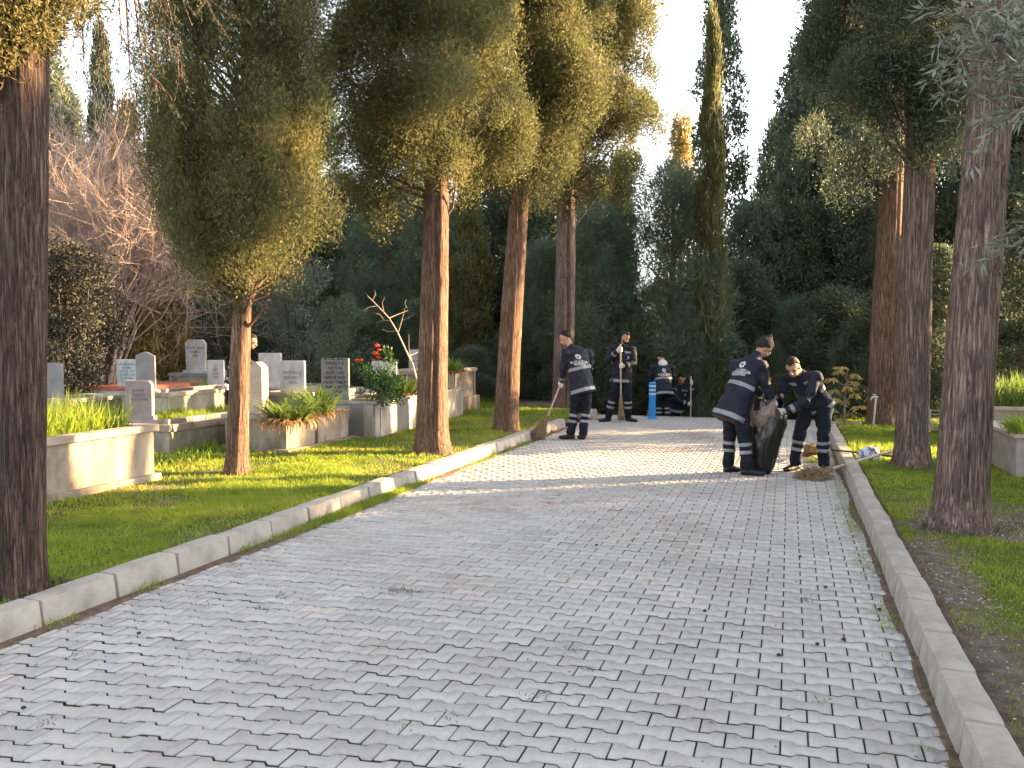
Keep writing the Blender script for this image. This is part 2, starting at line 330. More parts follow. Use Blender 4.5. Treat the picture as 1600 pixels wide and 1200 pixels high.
# ------------------------------------------------------------ paved road: every paver modelled in one sheet
def pave():
    rng = np.random.default_rng(3)
    Lp, Pp, A, g = .205, .102, .0108, .0030
    ss = [0, .20, .31, .69, .80, 1.0]; ee = [A, A, -A, -A, A, A]
    V = []; Fs = []; att = []
    def kk(v): return .22 + .78 * math.exp(-max(0, v - 2.5) / 1.6)
    def sh(u, v): return (.052 * (u - UR) - .028 * (u * u - UR * UR) * (1 if u < 0 else .3)) * kk(v)
    regions = [(UL, UR, 1.2, VE - .13), (UR, 1.55, 15.6, VE - .13)]
    for ri, (ua, ub, va, vb) in enumerate(regions):
        nr = int((vb - va + 1) / Pp)
        for r in range(-2, nr + 12):
            v0 = va + r * Pp
            off = (r % 2) * Lp / 2
            k = -1
            while True:
                k += 1
                a0 = ua - Lp / 2 + off + k * Lp
                if a0 > ub: break
                a1 = a0 + Lp
                ca, cb = max(a0 + g, ua + .012), min(a1 - g, ub - .012)
                if cb - ca < .03: continue
                top = []; bot = []
                xs = [a0 + s * Lp for s in ss]
                pts = [(min(max(x, ca), cb), e) for x, e in zip(xs, ee)]
                um = (ca + cb) / 2
                jv = rng.normal(0, .0012); jr = rng.normal(0, .006)
                gg = g * (1.15 + 1.3 * rng.random() ** 2)
                tp = [(x, v0 + Pp - gg * 1.25 + e + jv + jr * (x - um)) for x, e in pts]
                bt = [(x, v0 + gg * 1.25 - e + jv + jr * (x - um)) for x, e in pts][::-1]
                out = tp + bt
                cv = v0 + Pp / 2
                s0 = sh(um, cv) if ri == 0 else 0
                if cv + s0 > vb or cv + s0 < va - .3: continue
                hz = rng.normal(0, .0012) + .006 * noise.noise((um * .8, v0 * .8, 0)); tx, ty = rng.normal(0, .0045, 2)
                rn = min(1, max(0, rng.normal(.5, .22)))
                b = len(V)
                for ring, (ins, zz) in enumerate(((0, -.022), (0, -.0055), (.0035, 0))):
                    for (x, y) in out:
                        dx = um - x; dy = cv - y
                        xx = x + (ins if dx > 0 else -ins) * (1 if abs(dx) > .05 else 0)
                        yy = y + (ins if dy > 0 else -ins)
                        vv = yy + (sh(xx, yy) if ri == 0 else 0)
                        p = W(xx, vv, zz + hz + tx * (xx - um) + ty * (yy - cv))
                        V.append(p)
                n = len(out)
                for ring in (0, 1):
                    for i in range(n):
                        j = (i + 1) % n
                        Fs.append((b + ring * n + i, b + ring * n + j, b + (ring + 1) * n + j, b + (ring + 1) * n + i)); att.append(-1 if ring == 0 else rn)
                # top split into quads from the two rows
                t0 = b + 2 * n
                for i in range(5):
                    Fs.append((t0 + i, t0 + i + 1, t0 + n - 2 - i, t0 + n - 1 - i)); att.append(rn)
    Va = np.array([tuple(p) for p in V]); me = npmesh('road', Va, np.array(Fs)[:, ::-1], 4)
    a = me.attributes.new('rnd', 'FLOAT', 'FACE'); a.data.foreach_set('value', att)
    tag(link('road', me, M_PAVER), kind='structure')
pave()
# concrete edging at the crest of the road
bm = bmesh.new()
for k in range(5):
    add_box(bm, W(UL + .5 + k * 1.0, VE - .055, -.07), (.985, .11, .15), Matrix.Rotation(-PSI, 3, 'Z'), .008)
tag(obj('road_edging', bm, M_KERB), kind='structure')

# ------------------------------------------------------------ kerb stones, each a thing
def kerb_mesh(Ls, seed, sign):
    bm = bmesh.new(); add_box(bm, (0, 0, .054), (.165, Ls - .012, .212), None, .018)
    for v in bm.verts:
        if v.co.z > .1 and v.co.x * sign > 0: v.co.x -= sign * .022
    bmesh.ops.subdivide_edges(bm, edges=[e for e in bm.edges if e.calc_length() > .1], cuts=3, use_grid_fill=True)
    for v in bm.verts:
        p = v.co; v.co = p + Vector((noise.noise(p * 9 + Vector((seed, 0, 0))), 0, noise.noise(p * 7 + Vector((0, seed, 0))))) * .005
    me = bpy.data.meshes.new('kerb_stone'); bm.to_mesh(me); bm.free(); me.materials.append(M_KERB); me.shade_smooth(); me.set_sharp_from_angle(angle=R(35)); return me
rk = random.Random(8)
for side in (0, 1):
    Ls = .53 if side == 0 else .503
    sign = 1 if side == 0 else -1
    ms = [kerb_mesh(Ls, 3.3 * i + side, sign) for i in range(4)]
    v0 = 2.35 if side == 0 else 1.9
    rng_ = [v0 + Ls * i for i in range(60)]
    i = 0
    for vv in rng_:
        vc = vv + Ls / 2
        if side == 0 and (vc > 17.4 or 14.45 < vc < 16.1): continue
        if side == 1 and vc > 15.45: continue
        u = (UL - .085) if side == 0 else (UR + .075)
        o = bpy.data.objects.new('kerb_stone', ms[i % 4]); C.objects.link(o); i += 1
        o.location = W(u + rk.gauss(0, .0025), vc, -.012 + rk.gauss(0, .005) - (.02 if side == 0 and vc > 15 else 0)); o.rotation_euler = (rk.gauss(0, .006), rk.gauss(0, .012), -PSI + rk.gauss(0, .005))
        if side == 0: tag(o, 'pale worn concrete kerb stone between the graveside lawn and the paved road', 'kerb stone', 'kerb stones along the left of the road')
        else: tag(o, 'grey concrete kerb stone between the paved road and the right-hand grass verge', 'kerb stone', 'kerb stones along the right of the road')
for k in range(1):
    o = bpy.data.objects.new('kerb_stone', ms[k]); C.objects.link(o); o.location = W(UR + .35 + k * .5, 15.5, -.012); o.rotation_euler = (0, 0, -PSI - PI / 2)
    tag(o, 'grey kerb stone turning the far corner of the right-hand verge behind the bending man', 'kerb stone', 'kerb stones at the far corner of the verge')

# ------------------------------------------------------------ foliage tools
def unit(a): return a / np.maximum(np.linalg.norm(a, axis=-1, keepdims=True), 1e-9)
def leaves(P, D, Ln, Wd, rng, bend=.0):
    n = len(P); D = unit(D)
    Sx = unit(np.cross(D, rng.normal(size=(n, 3))))
    Ln = np.broadcast_to(np.asarray(Ln, float).reshape(-1, 1), (n, 1)); Wd = np.broadcast_to(np.asarray(Wd, float).reshape(-1, 1), (n, 1))
    mid = P + D * Ln * .5
    up = np.cross(Sx, D) * Ln * bend
    V = np.stack([P, mid + Sx * Wd * .5 + up, P + D * Ln, mid - Sx * Wd * .5 + up], 1).reshape(-1, 3)
    Fq = np.arange(4 * n).reshape(n, 4)
    return V, Fq
def join(parts):
    Vs, Fs, o = [], [], 0
    for v, f in parts:
        Vs.append(v); Fs.append(f + o); o += len(v)
    return np.concatenate(Vs), np.concatenate(Fs)
def tubes(segs, k=5):
    """segs: list of (pts list, radii list) -> V, F quads"""
    Vs, Fs, o = [], [], 0
    for pts, rad in segs:
        pts = np.array(pts, float); n = len(pts)
        t = np.gradient(pts, axis=0); t = unit(t)
        ref = np.array([.31, .93, .2]); s = unit(np.cross(t, ref)); q = np.cross(t, s)
        an = np.arange(k) * 2 * PI / k
        ring = pts[:, None, :] + np.array(rad)[:, None, None] * (s[:, None, :] * np.cos(an)[None, :, None] + q[:, None, :] * np.sin(an)[None, :, None])
        Vs.append(ring.reshape(-1, 3))
        i = np.arange(n - 1)[:, None] * k; j = np.arange(k)[None, :]; j2 = (j + 1) % k
        Fs.append(np.stack([i + j, i + j2, i + k + j2, i + k + j], -1).reshape(-1, 4) + o); o += n * k
    return np.concatenate(Vs), np.concatenate(Fs)
def lumps(rng, cents, rads, per, Ln, Wd, axis, upb=.5, outb=.6, rnd=.55, flat_=1.25):
    """foliage masses: sprays standing on the outside of many small masses"""
    parts = []
    for c, r, m in zip(cents, rads, per):
        m = int(m)
        if m < 3: continue
        q = unit(rng.normal(size=(m, 3)))
        ax = np.array([c[0] - axis[0], c[1] - axis[1], 0.0]); ax = ax / (np.linalg.norm(ax) + 1e-6)
        q = unit(q + ax * .35 + np.array([0, 0, .12]))
        rr = r * (rng.random((m, 1)) ** .3) * (1 + .25 * rng.normal(size=(m, 1)) * .5)
        P = c + q * rr * np.array([1, 1, flat_])
        D = q * outb + np.array([0, 0, upb]) + rng.normal(size=(m, 3)) * rnd
        ll = Ln * (.6 + .8 * rng.random((m, 1)))
        parts.append(leaves(P, D, ll, Wd * (.7 + .6 * rng.random((m, 1))), rng, .08))
    return join(parts)
def trunk_mesh(path, rad, seed=0, flute=.07, grooves=(), flare=.35, nz=70, n=56, knots=()):
    path = np.array([tuple(p) for p in path], float); z = path[:, 2]
    zz = np.linspace(z[0] - .15, z[-1], nz)
    V = []
    for a in zz:
        x = np.interp(a, z, path[:, 0]); y = np.interp(a, z, path[:, 1]); r = np.interp(a, z, rad)
        h = max(a - z[0], 0)
        r0 = r * (1 + flare * math.exp(-h / .16))
        for k in range(n):
            th = 2 * PI * k / n; cx, sy = math.cos(th), math.sin(th)
            f = 1 + flute * (noise.noise((cx * 2.2 + seed, sy * 2.2, a * .35)) * 1.3 + .8 * noise.noise((cx * 7, sy * 7 + seed, a * .7)) + .45 * noise.noise((cx * 17, sy * 17, a * 2.2 + seed)))
            f += flute * 3.2 * math.exp(-h / .22) * noise.noise((cx * 2.5, sy * 2.5 + seed, 0))
            for (g, dep, wd) in grooves:
                d = (th - g - .12 * math.sin(a * 1.3) + PI) % (2 * PI) - PI
                f -= dep * math.exp(-(d / wd) ** 2)
            for (kt, kz, kr) in knots:
                d = (th - kt + PI) % (2 * PI) - PI
                q = (d * r / kr) ** 2 + ((a - kz) / kr) ** 2
                f += .16 * math.exp(-q * 1.2) - .20 * math.exp(-q * 9)
            V.append((x + r0 * f * cx, y + r0 * f * sy, a))
    F_ = [(j * n + k, j * n + (k + 1) % n, (j + 1) * n + (k + 1) % n, (j + 1) * n + k) for j in range(nz - 1) for k in range(n)]
    return np.array(V), np.array(F_)
def crown_cents(rng, n, z0, z1, Rf, zb=1.0, fill=.35, low=0.0):
    t = rng.random(n) ** zb; z = z0 + (z1 - z0) * t
    ph = rng.random(n) * 2 * PI
    rr = np.where(rng.random(n) < fill, np.sqrt(rng.random(n)) * .75, .72 + .28 * rng.random(n))
    Rz = np.array([Rf(a) for a in z]) * (1 + .22 * np.array([noise.noise((math.cos(p) * 1.6, math.sin(p) * 1.6 + low, a * .9)) * 1.6 for p, a in zip(ph, z)]))
    return np.stack([np.cos(ph) * rr * Rz, np.sin(ph) * rr * Rz, z], 1)
def build_tree(name, label, base, path, rad, crownspec, bark=None, leafm=None, group=None, tk={}, cat='tree', limbs=.4, limb_r=.018):
    """base world point; path world points of the trunk; crownspec dict with its own axis offset"""
    base = Vector(base); t = thing(name, label, cat, base, 0, group)
    P = [Vector(p) - base for p in path]
    V, F_ = trunk_mesh(P, rad, **tk)
    tr = npmesh('trunk', V, F_, 4)
    to = link('trunk', tr, bark or M_BARK, t, True)
    c = dict(seed=1, n=90, z0=3, z1=9, R=lambda z: 1.2, lr=.33, per=330, L=.075, Wd=.02, zv=6.6, ax=(0, 0), upb=.5, outb=.6, rnd=.55, fill=.35, sq=1.25); c.update(crownspec)
    rng = np.random.default_rng(c['seed'])
    cc = crown_cents(rng, c['n'], c['z0'], c['z1'], c['R'], 1, c['fill'], c['seed'])
    if c.get('extra') is not None:
        cc = np.concatenate([np.array(c['extra'])[:, :3] - np.array([c['ax'][0], c['ax'][1], 0]), cc])
    cc = cc + np.array([c['ax'][0], c['ax'][1], 0])
    lr = c['lr'] * (.5 + 1.0 * rng.random(len(cc)) ** 1.3)
    per = c['per'] * (lr / c['lr']) ** 2
    vis = cc[:, 2] < c['zv']
    pa = []
    if vis.any(): pa.append(lumps(rng, cc[vis], lr[vis], per[vis], c['L'], c['Wd'], c['ax'], c['upb'], c['outb'], c['rnd'], c['sq']))
    if (~vis).any(): pa.append(lumps(rng, cc[~vis], lr[~vis] * 1.15, per[~vis] / 5, c['L'] * 2.2, c['Wd'] * 3, c['ax'], c['upb'], c['outb'], c['rnd'], c['sq']))
    V, F_ = join(pa)
    co = link('crown', npmesh('crown', V, F_, 4), leafm or LF_DARK, t)
    if limbs:
        segs = []
        Pz = np.array([tuple(p) for p in P])
        for q in cc[rng.random(len(cc)) < limbs]:
            zs = max(q[2] - (.35 + .6 * rng.random()) * (.5 + np.hypot(q[0], q[1]) * .8), Pz[0, 2] + .6 * c['z0'])
            zs = min(zs, Pz[-1, 2])
            s = np.array([np.interp(zs, Pz[:, 2], Pz[:, 0]), np.interp(zs, Pz[:, 2], Pz[:, 1]), zs])
            m = s * .45 + q * .55 + np.array([0, 0, -.10]) + rng.normal(size=3) * .06
            segs.append(([s, s * .75 + m * .25 + rng.normal(size=3) * .02, m, q], [limb_r * 1.5, limb_r * 1.2, limb_r * .8, limb_r * .3]))
        if segs:
            V, F_ = tubes(segs, 5); link('branches', npmesh('branches', V, F_, 4), bark or M_BARK, to)
    return t

# ------------------------------------------------------------ the near trees
b1 = onz(33, 930, .10)
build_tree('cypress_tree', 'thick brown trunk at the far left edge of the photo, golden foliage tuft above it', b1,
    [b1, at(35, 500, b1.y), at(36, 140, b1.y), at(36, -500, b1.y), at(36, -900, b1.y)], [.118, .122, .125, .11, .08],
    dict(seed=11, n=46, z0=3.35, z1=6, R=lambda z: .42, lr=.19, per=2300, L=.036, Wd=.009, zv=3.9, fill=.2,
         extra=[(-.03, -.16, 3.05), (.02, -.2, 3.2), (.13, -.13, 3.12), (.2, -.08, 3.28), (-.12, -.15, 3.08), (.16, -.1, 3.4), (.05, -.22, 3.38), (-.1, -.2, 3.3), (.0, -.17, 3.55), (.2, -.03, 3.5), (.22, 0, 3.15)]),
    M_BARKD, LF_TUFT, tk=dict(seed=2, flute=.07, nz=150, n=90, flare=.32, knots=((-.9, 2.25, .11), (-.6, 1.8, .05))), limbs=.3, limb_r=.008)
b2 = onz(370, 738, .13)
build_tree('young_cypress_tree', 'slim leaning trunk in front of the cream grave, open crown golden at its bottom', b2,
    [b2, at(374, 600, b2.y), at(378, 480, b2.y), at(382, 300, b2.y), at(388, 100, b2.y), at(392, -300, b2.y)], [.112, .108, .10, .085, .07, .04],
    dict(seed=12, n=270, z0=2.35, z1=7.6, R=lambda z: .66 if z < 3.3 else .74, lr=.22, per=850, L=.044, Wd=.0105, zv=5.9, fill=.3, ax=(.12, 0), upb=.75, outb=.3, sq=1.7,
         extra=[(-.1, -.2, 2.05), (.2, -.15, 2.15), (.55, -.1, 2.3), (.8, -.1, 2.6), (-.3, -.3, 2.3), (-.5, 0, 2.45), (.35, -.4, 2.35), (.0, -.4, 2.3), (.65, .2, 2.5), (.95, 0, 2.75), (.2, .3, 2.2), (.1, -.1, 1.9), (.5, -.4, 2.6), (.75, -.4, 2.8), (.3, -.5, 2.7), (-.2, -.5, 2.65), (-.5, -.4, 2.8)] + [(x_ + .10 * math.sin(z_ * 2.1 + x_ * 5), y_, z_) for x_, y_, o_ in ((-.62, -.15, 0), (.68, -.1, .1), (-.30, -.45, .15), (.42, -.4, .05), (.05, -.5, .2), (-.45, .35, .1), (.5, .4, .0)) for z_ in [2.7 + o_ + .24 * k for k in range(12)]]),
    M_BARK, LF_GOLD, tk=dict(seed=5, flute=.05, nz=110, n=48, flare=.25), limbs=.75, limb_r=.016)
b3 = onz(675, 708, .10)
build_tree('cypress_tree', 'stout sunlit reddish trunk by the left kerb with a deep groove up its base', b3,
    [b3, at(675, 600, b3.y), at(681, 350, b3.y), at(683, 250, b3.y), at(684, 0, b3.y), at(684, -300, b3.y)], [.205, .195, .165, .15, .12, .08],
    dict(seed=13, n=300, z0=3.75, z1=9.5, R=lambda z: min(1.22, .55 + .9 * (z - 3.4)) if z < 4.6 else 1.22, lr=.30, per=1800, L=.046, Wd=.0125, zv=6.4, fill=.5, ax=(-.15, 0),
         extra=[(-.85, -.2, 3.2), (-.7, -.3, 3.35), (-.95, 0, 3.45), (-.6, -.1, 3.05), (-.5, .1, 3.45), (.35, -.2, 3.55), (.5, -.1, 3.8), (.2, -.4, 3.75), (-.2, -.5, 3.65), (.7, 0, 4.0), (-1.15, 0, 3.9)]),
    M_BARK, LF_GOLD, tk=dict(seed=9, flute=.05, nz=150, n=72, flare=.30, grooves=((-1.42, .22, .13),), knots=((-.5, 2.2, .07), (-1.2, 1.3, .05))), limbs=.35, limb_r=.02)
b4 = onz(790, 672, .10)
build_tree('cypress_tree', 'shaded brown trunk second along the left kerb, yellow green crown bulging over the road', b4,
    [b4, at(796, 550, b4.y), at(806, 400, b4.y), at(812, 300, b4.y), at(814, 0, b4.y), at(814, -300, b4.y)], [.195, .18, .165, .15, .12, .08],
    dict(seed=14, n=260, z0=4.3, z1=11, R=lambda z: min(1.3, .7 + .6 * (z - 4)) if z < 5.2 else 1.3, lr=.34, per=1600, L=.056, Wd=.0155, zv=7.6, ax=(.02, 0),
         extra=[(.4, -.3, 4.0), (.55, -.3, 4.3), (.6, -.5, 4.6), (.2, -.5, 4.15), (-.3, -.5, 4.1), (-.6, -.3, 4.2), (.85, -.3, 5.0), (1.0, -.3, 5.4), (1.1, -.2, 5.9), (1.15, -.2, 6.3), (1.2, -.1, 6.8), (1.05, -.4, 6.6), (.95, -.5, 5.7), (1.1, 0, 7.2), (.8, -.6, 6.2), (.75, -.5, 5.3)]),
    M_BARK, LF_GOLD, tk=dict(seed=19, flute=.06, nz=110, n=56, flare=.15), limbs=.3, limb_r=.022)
b5 = onz(880, 637, .10)
build_tree('cypress_tree', 'grey twin-fluted trunk at the far end of the left kerb beside the sweeping man', b5,
    [b5, at(881, 550, b5.y), at(884, 400, b5.y), at(884, 310, b5.y), at(895, 0, b5.y), at(900, -200, b5.y)], [.235, .215, .205, .19, .13, .09],
    dict(seed=15, n=240, z0=4.7, z1=12, R=lambda z: 1.05 if z < 8 else 1.05 - .08 * (z - 8), lr=.36, per=950, L=.08, Wd=.022, zv=9, ax=(.62, 0),
         extra=[(.0, -.2, 4.6), (-.3, -.3, 4.9), (.3, -.4, 4.8), (-.5, 0, 5.4), (-.4, -.3, 6), (-.4, 0, 6.8), (-.4, 0, 7.6), (1.3, -.3, 4.7), (1.2, -.4, 4.4), (1.45, -.2, 5.2)]),
    M_BARKG, LF_GOLD, tk=dict(seed=29, flute=.07, nz=100, n=56, flare=.1, grooves=((-1.3, .25, .16),), knots=((-1.2, 2.9, .12), (-1.0, 2.1, .09))), limbs=.3, limb_r=.024)
r1 = onz(1378, 662, .10)
build_tree('cypress_tree', 'pinkish brown trunk standing behind the tap post on the right verge', r1,
    [r1, at(1383, 500, r1.y), at(1392, 330, r1.y), at(1398, 150, r1.y), at(1400, -200, r1.y)], [.245, .225, .20, .16, .10],
    dict(seed=16, n=90, z0=8.6, z1=11, R=lambda z: .9, lr=.36, per=900, L=.08, Wd=.022, zv=8.2, ax=(-.3, .2),
         extra=[(-.6, 0, 4.3), (-.9, .2, 4.6), (.2, -.4, 4.6), (-.3, -.5, 4.4), (-1.2, .2, 5.0), (-.5, -.3, 4.9)]),
    M_BARK, LF_DARK, tk=dict(seed=39, flute=.05, nz=100, n=56, flare=.12, grooves=((-1.2, .1, .1),)), limbs=.3, limb_r=.02)
r2 = onz(1425, 728, .12)
build_tree('cypress_tree', 'trunk on the right verge where the long broom handle ends, thin sunlit right edge', r2,
    [r2, at(1427, 600, r2.y), at(1432, 400, r2.y), at(1440, 200, r2.y), at(1446, 0, r2.y), at(1450, -300, r2.y)], [.175, .172, .165, .155, .13, .09],
    dict(seed=17, n=290, z0=4.15, z1=9, R=lambda z: .95, lr=.27, per=1150, L=.052, Wd=.014, zv=6.1, ax=(-.25, -.25),
         extra=[(-.2, -.3, 3.75), (-.5, -.2, 3.85), (.35, -.1, 3.85), (.42, 0, 4.1), (.3, -.2, 4.0), (-.75, 0, 4.0), (.5, -.1, 4.35), (-.1, -.35, 3.95), (-.55, -.35, 4.1), (.05, -.3, 3.6)]),
    M_BARKG, LF_DARK, tk=dict(seed=49, flute=.06, nz=120, n=60, flare=.28, grooves=((-.55, .12, .09),)), limbs=.3, limb_r=.016)
r3 = onz(1500, 826, .11)
build_tree('cypress_tree', 'big leaning knotty trunk in bare earth nearest the camera on the right verge', r3,
    [r3, at(1508, 680, r3.y), at(1520, 500, r3.y), at(1536, 300, r3.y), at(1546, 180, r3.y), at(1556, 0, r3.y), at(1570, -400, r3.y), at(1580, -700, r3.y)], [.182, .182, .175, .16, .152, .14, .11, .08],
    dict(seed=18, n=70, z0=6.2, z1=8.6, R=lambda z: .85, lr=.28, per=200, L=.06, Wd=.018, zv=5.2, ax=(.3, .1)),
    M_BARKG, LF_DARK, tk=dict(seed=59, flute=.055, nz=150, n=84, flare=.32, grooves=((-1.95, .10, .05), (-1.2, .05, .06)),
        knots=((-1.2, 3.15, .07), (-1.9, 3.0, .06), (-1.4, 2.75, .04), (-1.1, 2.0, .06), (-.9, 2.6, .035))), limbs=.2, limb_r=.012)

# dark hanging branch of the tree at the left edge
def twiggy(name, label, cat, root, ends, mleaf, mtwig, L, Wd, per, seed, sub=5, r0=.012, droop=0.0, spread=.22, trunk=None, leafspread=.6):
    rng = np.random.default_rng(seed)
    t = thing(name, label, cat, root)
    segs = []; P = []; D = []
    for e in ends:
        e = np.array(e, float) - np.array(root)
        s = np.array(e) * 0 if trunk is None else np.array(trunk, float) - np.array(root)
        m = s * .5 + e * .5 + np.array([0, 0, .12 * np.linalg.norm(e - s) * (1 if droop else .4)]) + rng.normal(size=3) * .04
        segs.append(([s, (s + m) / 2 + rng.normal(size=3) * .02, m, (m + e) / 2, e], [r0 * 1.6, r0 * 1.3, r0, r0 * .7, r0 * .3]))
        for k in range(sub):
            f = .35 + .65 * rng.random(); b = m * (1 - f) + e * f
            dirn = (e - s) / np.linalg.norm(e - s) * .8 + rng.normal(size=3) * .7; dirn[2] -= droop; dirn /= np.linalg.norm(dirn)
            ln = spread * (.6 + .8 * rng.random()); mid = b + dirn * ln * .5 + rng.normal(size=3) * ln * .08; en = b + dirn * ln + np.array([0, 0, -droop * .05])
            segs.append(([b, mid, en], [r0 * .35, r0 * .25, r0 * .1]))
            q = rng.random((per, 1)); P.append(b + (en - b) * q + rng.normal(size=(per, 3)) * .006); D.append(dirn + rng.normal(size=(per, 3)) * leafspread)
    V, F_ = tubes(segs, 5); tw = link('branches', npmesh('branches', V, F_, 4), mtwig, t, True)
    if per:
        P = np.concatenate(P); D = np.concatenate(D)
        V, F_ = leaves(P, D, L * (.6 + .7 * rng.random((len(P), 1))), Wd, rng, .06)
        link('leaves', npmesh('leaves', V, F_, 4), mleaf, t)
    return t
dk = [at(x, y, b1.y + d) for x, y, d in ((150, 30, .5), (190, 70, .8), (240, 30, .9), (225, 110, .8), (270, 90, 1.1), (300, 40, 1.2), (165, 110, .6), (120, 60, .4), (205, 140, .9), (290, 130, 1.2), (130, 130, .7), (250, 160, 1.1), (110, 10, .5), (330, 20, 1.5))]
twiggy('conifer_bough', 'dark drooping twiggy bough hanging into the top left sky beside the golden tuft', 'tree branch', at(140, -330, b1.y + .5), dk, LF_BOUGH, M_BARKG, .030, .006, 40, 4, sub=10, r0=.009, droop=.5, spread=.26)
ol = [at(x, y, yy) for x, y, yy in ((1490, 20, 3.1), (1480, 90, 3.0), (1520, 60, 3.2), (1560, 40, 3.0), (1570, 110, 2.9), (1590, 20, 3.2), (1550, 180, 3.1), (1590, 160, 3.0), (1540, 10, 2.9), (1600, 90, 3.1), (1510, 110, 3.3), (1545, 90, 3.2), (1575, 150, 2.8), (1510, 40, 3.0), (1580, 385, 3.2), (1610, 370, 3.2))]
ot = twiggy('olive_tree', 'silvery olive foliage hanging in the top right corner of the photo', 'olive tree', (2.75, 3.3, .1), ol, LF_OLIVE, M_TWIG, .055, .011, 15, 6, sub=8, r0=.007, spread=.19, trunk=(2.6, 3.2, 2.35), leafspread=.75)
V, F_ = trunk_mesh([(0, 0, 0), (-.05, 0, 1.2), (-.15, -.1, 2.3)], [.12, .1, .03], seed=4, flute=.09, nz=40, n=30)
link('trunk', npmesh('trunk', V, F_, 4), M_BARKG, ot, True)

# ------------------------------------------------------------ background trees
def bg_proto(kind, seed):
    rng = np.random.default_rng(seed)
    if kind == 'column':      # narrow flame-shaped cypress
        Hh, Rr = 9.0, .75
        cc = crown_cents(rng, 170, .3, Hh, lambda z: Rr * (1 - (z / Hh) ** 3) * (.75 + .25 * min(1, z)), 1, .2, seed); lr = .30
        V, F_ = lumps(rng, cc, lr * (.7 + .6 * rng.random(len(cc))), np.full(len(cc), 95), .19, .055, (0, 0), .9, .35, .35, 1.8)
    elif kind == 'broad':     # dense old cypress with wide crown and clear stem
        Hh = 10.0
        cc = crown_cents(rng, 210, 1.5, Hh, lambda z: 1.7 * math.sqrt(max(.02, 1 - ((z - 4.5) / 5.7) ** 2)), 1, .35, seed); lr = .48
        V, F_ = lumps(rng, cc, lr * (.6 + .7 * rng.random(len(cc))), np.full(len(cc), 130), .20, .06, (0, 0), .6, .5, .5, 1.4)
    elif kind == 'open':      # tall tree with gaps the sky shows through
        Hh = 11.0
        cc = crown_cents(rng, 170, 1.5, Hh, lambda z: 1.5 * (1 - (z / Hh) ** 2.2) + .15, 1, .3, seed); lr = .34
        V, F_ = lumps(rng, cc, lr * (.6 + .8 * rng.random(len(cc))), np.full(len(cc), 80), .19, .065, (0, 0), .3, .6, .7, 1.2)
    else:                     # soft feathery pine
        Hh = 7.0
        cc = crown_cents(rng, 190, .4, Hh, lambda z: 2.1 * math.sqrt(max(.03, 1 - (z / Hh) ** 1.6)), 1, .35, seed); lr = .5
        V, F_ = lumps(rng, cc, lr * (.6 + .8 * rng.random(len(cc))), np.full(len(cc), 200), .25, .022, (0, 0), .35, .7, .5, 1.0)
    cm = npmesh('crown', V, F_, 4)
    V, F_ = trunk_mesh([(0, 0, 0), (.05, 0, 3), (0, .05, Hh * .9)], [.2, .16, .03], seed=seed, nz=24, n=14, flute=.1)
    segs = []
    for q in cc[::3]:
        zs = max(.8, q[2] - .7 * np.hypot(q[0], q[1]) - .2); s = np.array([.03, 0, zs]); segs.append(([s, s * .5 + q * .5, q], [.035, .022, .01]))
    V2, F2 = tubes(segs, 4)
    V, F_ = join([(V, F_), (V2, F2)])
    return cm, npmesh('trunk', V, F_, 4)
PR = {}
for i, k in enumerate(('column', 'broad', 'open', 'pine')): PR[k] = [bg_proto(k, 60 + i), bg_proto(k, 80 + i)]
rb = random.Random(12); MC = {}
BG_LABEL = {'column': ('column_cypress', 'narrow column-shaped cypress in the wood behind the graves and the road'),
            'broad': ('broad_cypress_tree', 'dense dark broad-crowned cypress in the wood closing the view'),
            'open': ('tall_open_tree', 'tall dark tree with sky showing through its crown in the wood beyond'),
            'pine': ('feathery_pine', 'soft feathery green pine in the wood behind the road crest')}
def bgtree(px, Y, top_py, kind, halfw_px, lf, label=None, zb=None):
    x = (px - 800) / F * Y
    z0 = gz(x, Y) if zb is None else zb
    top = at(px, top_py, Y).z
    Hh = {'column': 9.0, 'broad': 10.0, 'open': 11.0, 'pine': 7.0}[kind]; Rr = {'column': .95, 'broad': 2.0, 'open': 1.7, 'pine': 2.4}[kind]
    hm = top - z0; sz = hm / Hh; sx = (halfw_px / F * Y) / Rr
    nm, lb = BG_LABEL[kind]
    t = thing(nm, label or lb, 'tree', (x, Y, z0), rb.random() * 6.28, None if label else 'wood of %s trees behind' % kind)
    t.scale = (sx, sx, sz)
    cm, tm = PR[kind][rb.randrange(2)]
    key = (cm.name, lf.name)
    if key not in MC:
        c2 = cm.copy(); c2.materials.clear(); c2.materials.append(lf); MC[key] = c2
        if not tm.materials: tm.materials.append(M_BARKG)
    o = bpy.data.objects.new('crown', MC[key]); C.objects.link(o); o.parent = t
    o = bpy.data.objects.new('trunk', tm); C.objects.link(o); o.parent = t
    return t
